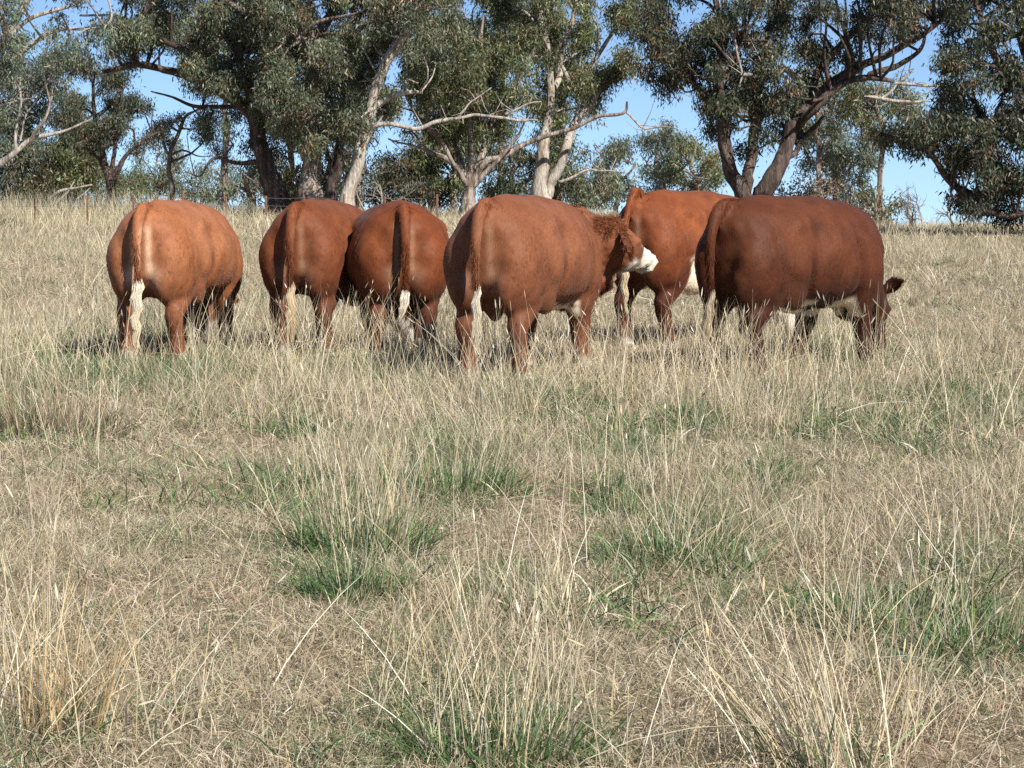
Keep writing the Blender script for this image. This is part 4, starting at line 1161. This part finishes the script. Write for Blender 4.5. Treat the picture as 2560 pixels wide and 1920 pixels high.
def build_grass():
    # --- short matted cover
    A = Acc()
    for n, y0, y1, lm, wm in ((480000, 5.0, 13, 1.0, .9), (340000, 13, 26, 1.2, 1.35), (190000, 26, 50, 1.6, 2.6), (110000, 50, 100, 2.0, 5.0)):
        X, Y = scatter(n, y0, y1)
        P3 = pos3(X, Y, .0)
        nz = fbm(P3, .9, 101, 3); n2 = fbm(P3, 3.5, 103, 2)
        kk = RNG.random(n) > smooth(.50, .66, fbm(P3, 2.2, 105, 3)) * .75
        X, Y, P3, nz, n2 = X[kk], Y[kk], P3[kk], nz[kk], n2[kk]; n = len(X)
        g = np.clip(zmap(X, Y, LUSH) * 1.0 + smooth(.52, .75, nz) * .45 - zmap(X, Y, BARE) * .15, 0, 1)
        isg = RNG.random(n) < .09 + g * .6
        col = pickcol(TAN, n, .7, 1.35) * (.82 + .4 * n2)[:, None]
        mixs = RNG.random(n) < .42
        col[mixs] = pickcol(STRAW, mixs.sum(), .75, 1.2)
        red = (RNG.random(n) < .16 * smooth(.5, .7, fbm(P3, .7, 107, 2)))
        col[red] = np.array([.36, .20, .12]) * RNG.uniform(.6, 1.2, (red.sum(), 1))
        gg = pickcol(GREEN, n, .8, 1.3); gy = pickcol(GREY_G, n, .8, 1.2)
        col[isg] = np.where((RNG.random((isg.sum(), 1)) < .5), gg[isg], gy[isg])
        tilt = np.where(RNG.random(n) < .45, RNG.uniform(.05, .8, n), RNG.uniform(.5, 1.5, n)); az = RNG.uniform(0, 2 * np.pi, n)
        d = np.stack([np.sin(tilt) * np.cos(az), np.sin(tilt) * np.sin(az), np.cos(tilt) * .8 + .05], -1)
        ln = RNG.uniform(.025, .10, n) * lm * (1 + .35 * isg) * (1 + .35 * (tilt < .7)) * (.75 + .6 * n2)
        P3[:, 2] += RNG.uniform(0, .025, n) * (tilt > .9)
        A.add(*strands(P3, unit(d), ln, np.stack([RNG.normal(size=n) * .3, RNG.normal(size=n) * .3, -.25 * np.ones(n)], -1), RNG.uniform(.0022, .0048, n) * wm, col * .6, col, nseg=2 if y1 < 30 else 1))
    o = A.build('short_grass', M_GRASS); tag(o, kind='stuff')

    # --- tufts of mid height dry grass
    A = Acc()
    for n, per, y0, y1, lm, wm, sp in ((2600, 26, 5.2, 13, .9, .95, .30), (5600, 22, 13, 26, .9, 1.25, .30), (6200, 18, 26, 52, 1.05, 2.2, .30), (6000, 13, 52, 96, 1.1, 4.0, .30)):
        X, Y = scatter(n, y0, y1, sp)
        nz = fbm(pos3(X, Y), .55, 111, 3)
        far = smooth(22, 27, Y)
        w = np.clip(.16 + zmap(X, Y, TALL) * .95 + smooth(.45, .65, nz) * .6 - zmap(X, Y, BARE) * .9 - .75 * zmap(X, Y, FEET) + far * .42, 0.04, 1)
        k = RNG.random(n) < w
        X, Y, nz, w = X[k], Y[k], nz[k], w[k]
        m = len(X)
        ht = RNG.uniform(.09, .33, m) * (.6 + .5 * w) * lm
        gr = (RNG.random(m) < np.clip(zmap(X, Y, LUSH) + .10, 0, .85))
        N = m * per
        tx = np.repeat(X, per) + RNG.normal(size=N) * .055 * np.repeat(1 + .8 * far[k], per); ty = np.repeat(Y, per) + RNG.normal(size=N) * .055
        az = RNG.uniform(0, 2 * np.pi, N); tilt = np.abs(RNG.normal(size=N)) * .38
        lean = np.repeat(RNG.normal(size=(m, 2)) * .14, per, 0)
        d = unit(np.stack([np.sin(tilt) * np.cos(az) + lean[:, 0], np.sin(tilt) * np.sin(az) + lean[:, 1], np.cos(tilt)], -1))
        ln = np.repeat(ht, per) * RNG.uniform(.45, 1.25, N)
        base = np.repeat(pickcol(STRAW, m, .85, 1.1), per, 0)
        c = base * .55 + pickcol(STRAW, N, .75, 1.2) * .45
        tb = RNG.random(N) < .25
        c[tb] = pickcol(TAN, tb.sum(), .7, 1.2)
        gb = np.repeat(gr, per) & (RNG.random(N) < .65)
        c[gb] = pickcol(np.vstack([GREEN, GREY_G]), gb.sum(), .8, 1.25)
        yb = RNG.random(N) < .14
        c[yb] = pickcol(GREY_G, yb.sum(), .9, 1.3)
        bend = np.stack([np.cos(az) * .28, np.sin(az) * .28, -.16 + 0 * az], -1) * RNG.uniform(.1, 1.3, (N, 1))
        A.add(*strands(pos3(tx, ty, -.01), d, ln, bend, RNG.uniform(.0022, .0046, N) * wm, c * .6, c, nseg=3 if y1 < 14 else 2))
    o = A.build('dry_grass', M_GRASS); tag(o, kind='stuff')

    # --- long seeding stalks
    A = Acc()
    for n, per, y0, y1, wm, hh in ((700, 5, 5.2, 13, 1, .58), (1500, 6, 13, 21, 1.2, .66), (900, 8, 21, 40, 1.9, .55), (1800, 7, 40, 92, 3.0, .5)):
        X, Y = scatter(n, y0, y1)
        nz = fbm(pos3(X, Y), .5, 121, 3)
        w = np.clip(.05 + zmap(X, Y, TALL) * 1.0 + smooth(.5, .7, nz) * .3 - zmap(X, Y, BARE) * .6 + smooth(30, 50, Y) * .5, .02, 1)
        k = RNG.random(n) < w
        X, Y = X[k], Y[k]; m = len(X); N = m * per
        tx = np.repeat(X, per) + RNG.normal(size=N) * .09; ty = np.repeat(Y, per) + RNG.normal(size=N) * .09
        lean = np.repeat(RNG.normal(size=(m, 2)) * .16, per, 0) + RNG.normal(size=(N, 2)) * .14
        wild = RNG.random(N) < .10
        lean[wild] += RNG.normal(size=(wild.sum(), 2)) * .6
        d = unit(np.stack([lean[:, 0], lean[:, 1], np.ones(N)], -1))
        ln = RNG.uniform(.5, 1.25, N) * hh
        c = pickcol(STRAW, N, .85, 1.25)
        dk = RNG.random(N) < .2
        c[dk] = pickcol(TAN, dk.sum(), .5, 1.0)
        bend = np.stack([lean[:, 0] * .35, lean[:, 1] * .35, -.05 - .3 * (lean ** 2).sum(1)], -1)
        p0 = pos3(tx, ty, -.01)
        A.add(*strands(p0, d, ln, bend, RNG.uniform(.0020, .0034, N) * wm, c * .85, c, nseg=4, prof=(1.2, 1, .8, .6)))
        # seed heads
        hd = RNG.random(N) < .3
        tipp = (p0 + d * ln[:, None] + bend * ln[:, None])[hd]
        dd = unit(d[hd] + bend[hd] * 1.5)
        q = hd.sum()
        A.add(*strands(tipp - dd * .05, dd, RNG.uniform(.04, .085, q), np.zeros((q, 3)), RNG.uniform(.004, .007, q) * (wm ** .6), c[hd] * .8, c[hd] * .9, nseg=3, prof=(.4, 1.1, .8)))
    # stalks crossing in front of the animals
    def bunch(x, y, n, h, sp, lx=0.0, wmul=1.0, pal=STRAW, wild=.18, spy=.2):
        g = G(x, y)
        tx = g.x + RNG.normal(size=n) * sp; ty = g.y + RNG.normal(size=n) * spy
        lean = RNG.normal(size=(n, 2)) * wild + [lx, 0]
        d = unit(np.stack([lean[:, 0], lean[:, 1], np.ones(n)], -1))
        ln = RNG.uniform(.45, 1.1, n) * h
        c = pickcol(pal, n, .9, 1.2)
        bend = np.stack([lean[:, 0] * .5, lean[:, 1] * .3, -.35 * (lean ** 2).sum(1)], -1)
        p0 = pos3(tx, ty, -.01)
        A.add(*strands(p0, d, ln, bend, RNG.uniform(.0024, .0042, n) * wmul, c * .85, c, nseg=4, prof=(1.2, 1, .8, .6)))
        tip = p0 + d * ln[:, None] + bend * ln[:, None]; dd = unit(d + bend * 1.5)
        k = RNG.random(n) < .35; q = k.sum()
        A.add(*strands(tip[k] - dd[k] * .04, dd[k], RNG.uniform(.03, .06, q), np.zeros((q, 3)), RNG.uniform(.0045, .0075, q), c[k] * .9, c[k], nseg=3, prof=(.4, 1.1, .8)))
    for x, y, n, h, sp in ((430, 905, 60, .62, .25), (620, 930, 50, .5, .12), (780, 930, 120, .72, .35), (950, 930, 150, .70, .32), (1060, 930, 80, .62, .2), (1180, 965, 60, .5, .3), (1300, 985, 60, .45, .3),
                           (1430, 985, 60, .5, .3), (1560, 960, 50, .6, .25), (1700, 950, 90, .68, .35), (1790, 945, 110, .72, .3), (1950, 960, 90, .72, .35), (2060, 950, 40, .6, .3), (2200, 950, 40, .5, .3), (340, 920, 60, .4, .4), (500, 915, 60, .42, .3)):
        bunch(x, y, int(n * 1.1), h, sp, wild=.28)
    for x, y, n, h, sp, lx in ((1900, 935, 3, 1.15, .15, .12), (1990, 940, 2, 1.0, .1, -.2), (860, 930, 4, .95, .2, .3), (430, 900, 2, 1.0, .05, .25), (1690, 940, 4, .85, .15, 0)):
        bunch(x, y, n, h, sp, lx, 1.2)
    bunch(225, 890, 90, .42, .45, wild=.3)
    # pale upright cluster in the middle, fans at the bottom
    for x, y, n, h, sp, lx, wl in ((880, 1390, 50, .60, .16, -.02, .12), (960, 1330, 50, .58, .16, .03, .14), (840, 1250, 40, .52, .14, -.03, .12), (1240, 1880, 34, .42, .18, -.02, .16), (1180, 1760, 34, .46, .12, -.1, .16), (1400, 1800, 40, .46, .10, .05, .14), (1330, 1600, 40, .42, .12, .0, .14),
                                (2010, 1915, 40, .62, .12, -.35, .2), (2070, 1925, 30, .6, .10, -.12, .16), (2250, 1900, 24, .55, .10, .15, .25), (150, 1850, 40, .58, .14, .12, .3), (60, 1750, 24, .6, .14, -.05, .25), (250, 1880, 26, .55, .14, .35, .3), (560, 1820, 26, .55, .25, 0, .25),
                                (2400, 1420, 26, .42, .16, .05, .3), (2250, 1330, 30, .45, .2, -.2, .2), (1780, 1400, 30, .42, .2, .1, .35), (1560, 1240, 40, .45, .18, 0, .12), (1480, 1900, 30, .6, .2, .2, .3)):
        bunch(x, y, n, h, sp, lx, 1.0, wild=wl, spy=.12)
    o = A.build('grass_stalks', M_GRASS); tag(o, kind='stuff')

    # --- tall yellowish growth along the tree line on the left
    A = Acc()
    n = 34000
    X = RNG.uniform(-30, 4, n); Y = RNG.uniform(63, 90, n)
    nz = fbm(pos3(X, Y), .35, 131, 3)
    px = 1280 + F * X / Y
    hgt = .38 + .55 * smooth(520, 380, px) * smooth(.35, .65, nz) + .25 * smooth(900, 500, px)
    k = RNG.random(n) < .45 + .5 * nz
    X, Y, hgt = X[k], Y[k], hgt[k]; n = len(X)
    lean = RNG.normal(size=(n, 2)) * .22
    c = pickcol(np.array([[.46, .40, .25], [.40, .36, .20], [.48, .43, .29], [.36, .32, .18], [.40, .33, .21]]), n, .75, 1.2)
    A.add(*strands(pos3(X, Y, -.02), unit(np.stack([lean[:, 0], lean[:, 1], np.ones(n)], -1)), hgt * RNG.uniform(.5, 1.2, n), np.stack([lean[:, 0] * .5, lean[:, 1] * .5, -.1 + 0 * X], -1), RNG.uniform(.009, .02, n), c * .75, c, nseg=3))
    o = A.build('tall_yellow_grass', M_GRASS); tag(o, kind='stuff')

    # --- broad green blades of fresh growth
    A = Acc()
    for n, per, y0, y1, wm in ((1700, 20, 5.2, 13, 1), (4600, 18, 13, 22, 1.2), (900, 16, 22, 60, 2.2)):
        X, Y = scatter(n, y0, y1)
        nz = fbm(pos3(X, Y), .8, 141, 2)
        w = np.clip(zmap(X, Y, LUSH, 1.2) * 1.2 - .08 + smooth(.56, .70, nz) * .55, 0, 1)
        k = RNG.random(n) < w
        X, Y = X[k], Y[k]; m = len(X); N = m * per
        tx = np.repeat(X, per) + RNG.normal(size=N) * .05; ty = np.repeat(Y, per) + RNG.normal(size=N) * .05
        az = RNG.uniform(0, 2 * np.pi, N); tilt = RNG.uniform(.15, 1.15, N)
        d = unit(np.stack([np.sin(tilt) * np.cos(az), np.sin(tilt) * np.sin(az), np.cos(tilt)], -1))
        ln = RNG.uniform(.09, .24, N)
        c = pickcol(GREEN, N, .7, 1.35)
        dr = RNG.random(N) < .12
        c[dr] = pickcol(STRAW, dr.sum())
        bend = np.stack([np.cos(az) * .35, np.sin(az) * .35, -.45 + 0 * az], -1) * RNG.uniform(.2, 1.1, (N, 1))
        A.add(*strands(pos3(tx, ty, -.01), d, ln, bend, RNG.uniform(.005, .010, N) * wm, c * .75, c, nseg=3))
    o = A.build('green_grass', M_GRASS); tag(o, kind='stuff')

def tussock(label, x, y, rad, h, ng, ns, pal=GREEN, spal=STRAW, lean=0.0, wd=1.0):
    g = G(x, y); z = float(gz(g.x, g.y))
    root = empty('grass_tussock', (g.x, g.y, z)); tag(root, label, 'tussock', 'distinct tussocks in the foreground')
    ns = int(ns * .4); ng = int(ng * 1.0); h *= .85; rad *= 1.2
    for nm, n, pl, hh, w0, tl in (('green_blades', ng, pal, h * .55, .0065, .75), ('dry_stalks', ns, spal, h, .0034, .22)):
        if not n: continue
        A = Acc()
        r = np.sqrt(RNG.random(n)) * rad * (1 if nm == 'green_blades' else .7); a = RNG.uniform(0, 2 * np.pi, n)
        p = np.stack([r * np.cos(a), r * np.sin(a) * .8, np.full(n, -.02)], -1)
        az = a + RNG.normal(size=n) * .7; tilt = np.abs(RNG.normal(size=n)) * tl * (.4 + r / rad)
        tilt = np.clip(tilt, 0, 1.3)
        d = unit(np.stack([np.sin(tilt) * np.cos(az) + lean, np.sin(tilt) * np.sin(az), np.cos(tilt)], -1))
        c = pickcol(pl, n, .7, 1.3)
        bend = np.stack([np.cos(az) * .3 + lean * .5, np.sin(az) * .3, -.3 + 0 * az], -1) * RNG.uniform(.1, 1, (n, 1)) * (1 if nm == 'green_blades' else .5)
        A.add(*strands(p, d, RNG.uniform(.45, 1.2, n) * hh, bend, RNG.uniform(.6, 1.3, n) * w0 * wd, c * .75, c, nseg=4))
        A.build(nm, M_GRASS, root)

def build_tussocks():
    T = tussock
    T('dark green leafy tussock in the open, right of the centre, below the sniffing bull', 1545, 1285, .13, .34, 260, 20)
    T('wide green tussock under dry straw, left of the pale bent stems', 1690, 1400, .26, .38, 520, 160)
    T('bright green tussock at the foot of the tall pale stalks left of centre', 880, 1500, .17, .34, 420, 40)
    T('tall clump of pale stalks with green at its foot, left of centre', 905, 1390, .24, .62, 420, 300)
    T('deep green tussock in the middle of the paddock below the gap beside the sniffing bull', 1130, 1235, .28, .48, 600, 200)
    T('biggest straw clump with broad green leaves at the bottom edge', 1235, 1905, .22, .44, 340, 220)
    T('brown weedy tussock at the left edge of the paddock below the orange bull', 120, 1090, .40, .55, 500, 520, np.array([[.09, .10, .045], [.12, .10, .05], [.10, .075, .045]]), np.array([[.26, .19, .11], [.34, .25, .14], [.20, .15, .09]]))
    T('low spreading green tussock at the lower right with brown dead leaves in front', 2230, 1560, .30, .30, 560, 180)
    T('upright bright green tuft among straw right of centre', 1890, 1210, .10, .42, 160, 60)
    T('straw fan leaning left at the bottom edge, right of centre', 2060, 1925, .11, .60, 40, 170, lean=-.32)
    T('green tussock near the right edge level with the pale bent stems', 2440, 1620, .22, .34, 420, 90)
    T('small green tussock left of centre near the tall pale stalks', 705, 1275, .16, .30, 240, 50)
    T('orange brown straw fan at the lower left corner', 170, 1850, .16, .55, 40, 260, spal=np.array([[.42, .29, .13], [.48, .36, .18], [.36, .24, .11]]), lean=.15)
    # pale bent dead stems, lower right
    g = G(2360, 1480); root = empty('dead_plant', (g.x, g.y, float(gz(g.x, g.y)))); tag(root, 'bleached bent thick stems sticking up at the lower right', 'dead plant')
    A = Acc(); o = np.array(root.location)
    for pts in ([(2270, 1480), (2285, 1420), (2265, 1350), (2285, 1335)], [(2300, 1470), (2285, 1410), (2275, 1340)], [(2320, 1480), (2345, 1400), (2380, 1340), (2400, 1290)], [(2385, 1490), (2370, 1440), (2385, 1390), (2370, 1370)], [(2390, 1480), (2395, 1440), (2340, 1360), (2290, 1290), (2235, 1180)],
                [(2410, 1490), (2420, 1450), (2440, 1390), (2455, 1380)], [(2375, 1470), (2385, 1340), (2395, 1240)]):
        Yb = g.y + random.uniform(-.12, .12)
        c = catmull([tuple(P(a, b, Yb)) for a, b in pts], 12)
        c[:, 2] -= c[0, 2] - float(gz(g.x, g.y)) - .0
        A.add(*tube(c - o, np.linspace(.0042, .0022, 12), 5))
    A.build('stems', plain('pale_dry_stem', (.46, .40, .31), .8, 0, .3), root, True)

build_grass()
build_tussocks()
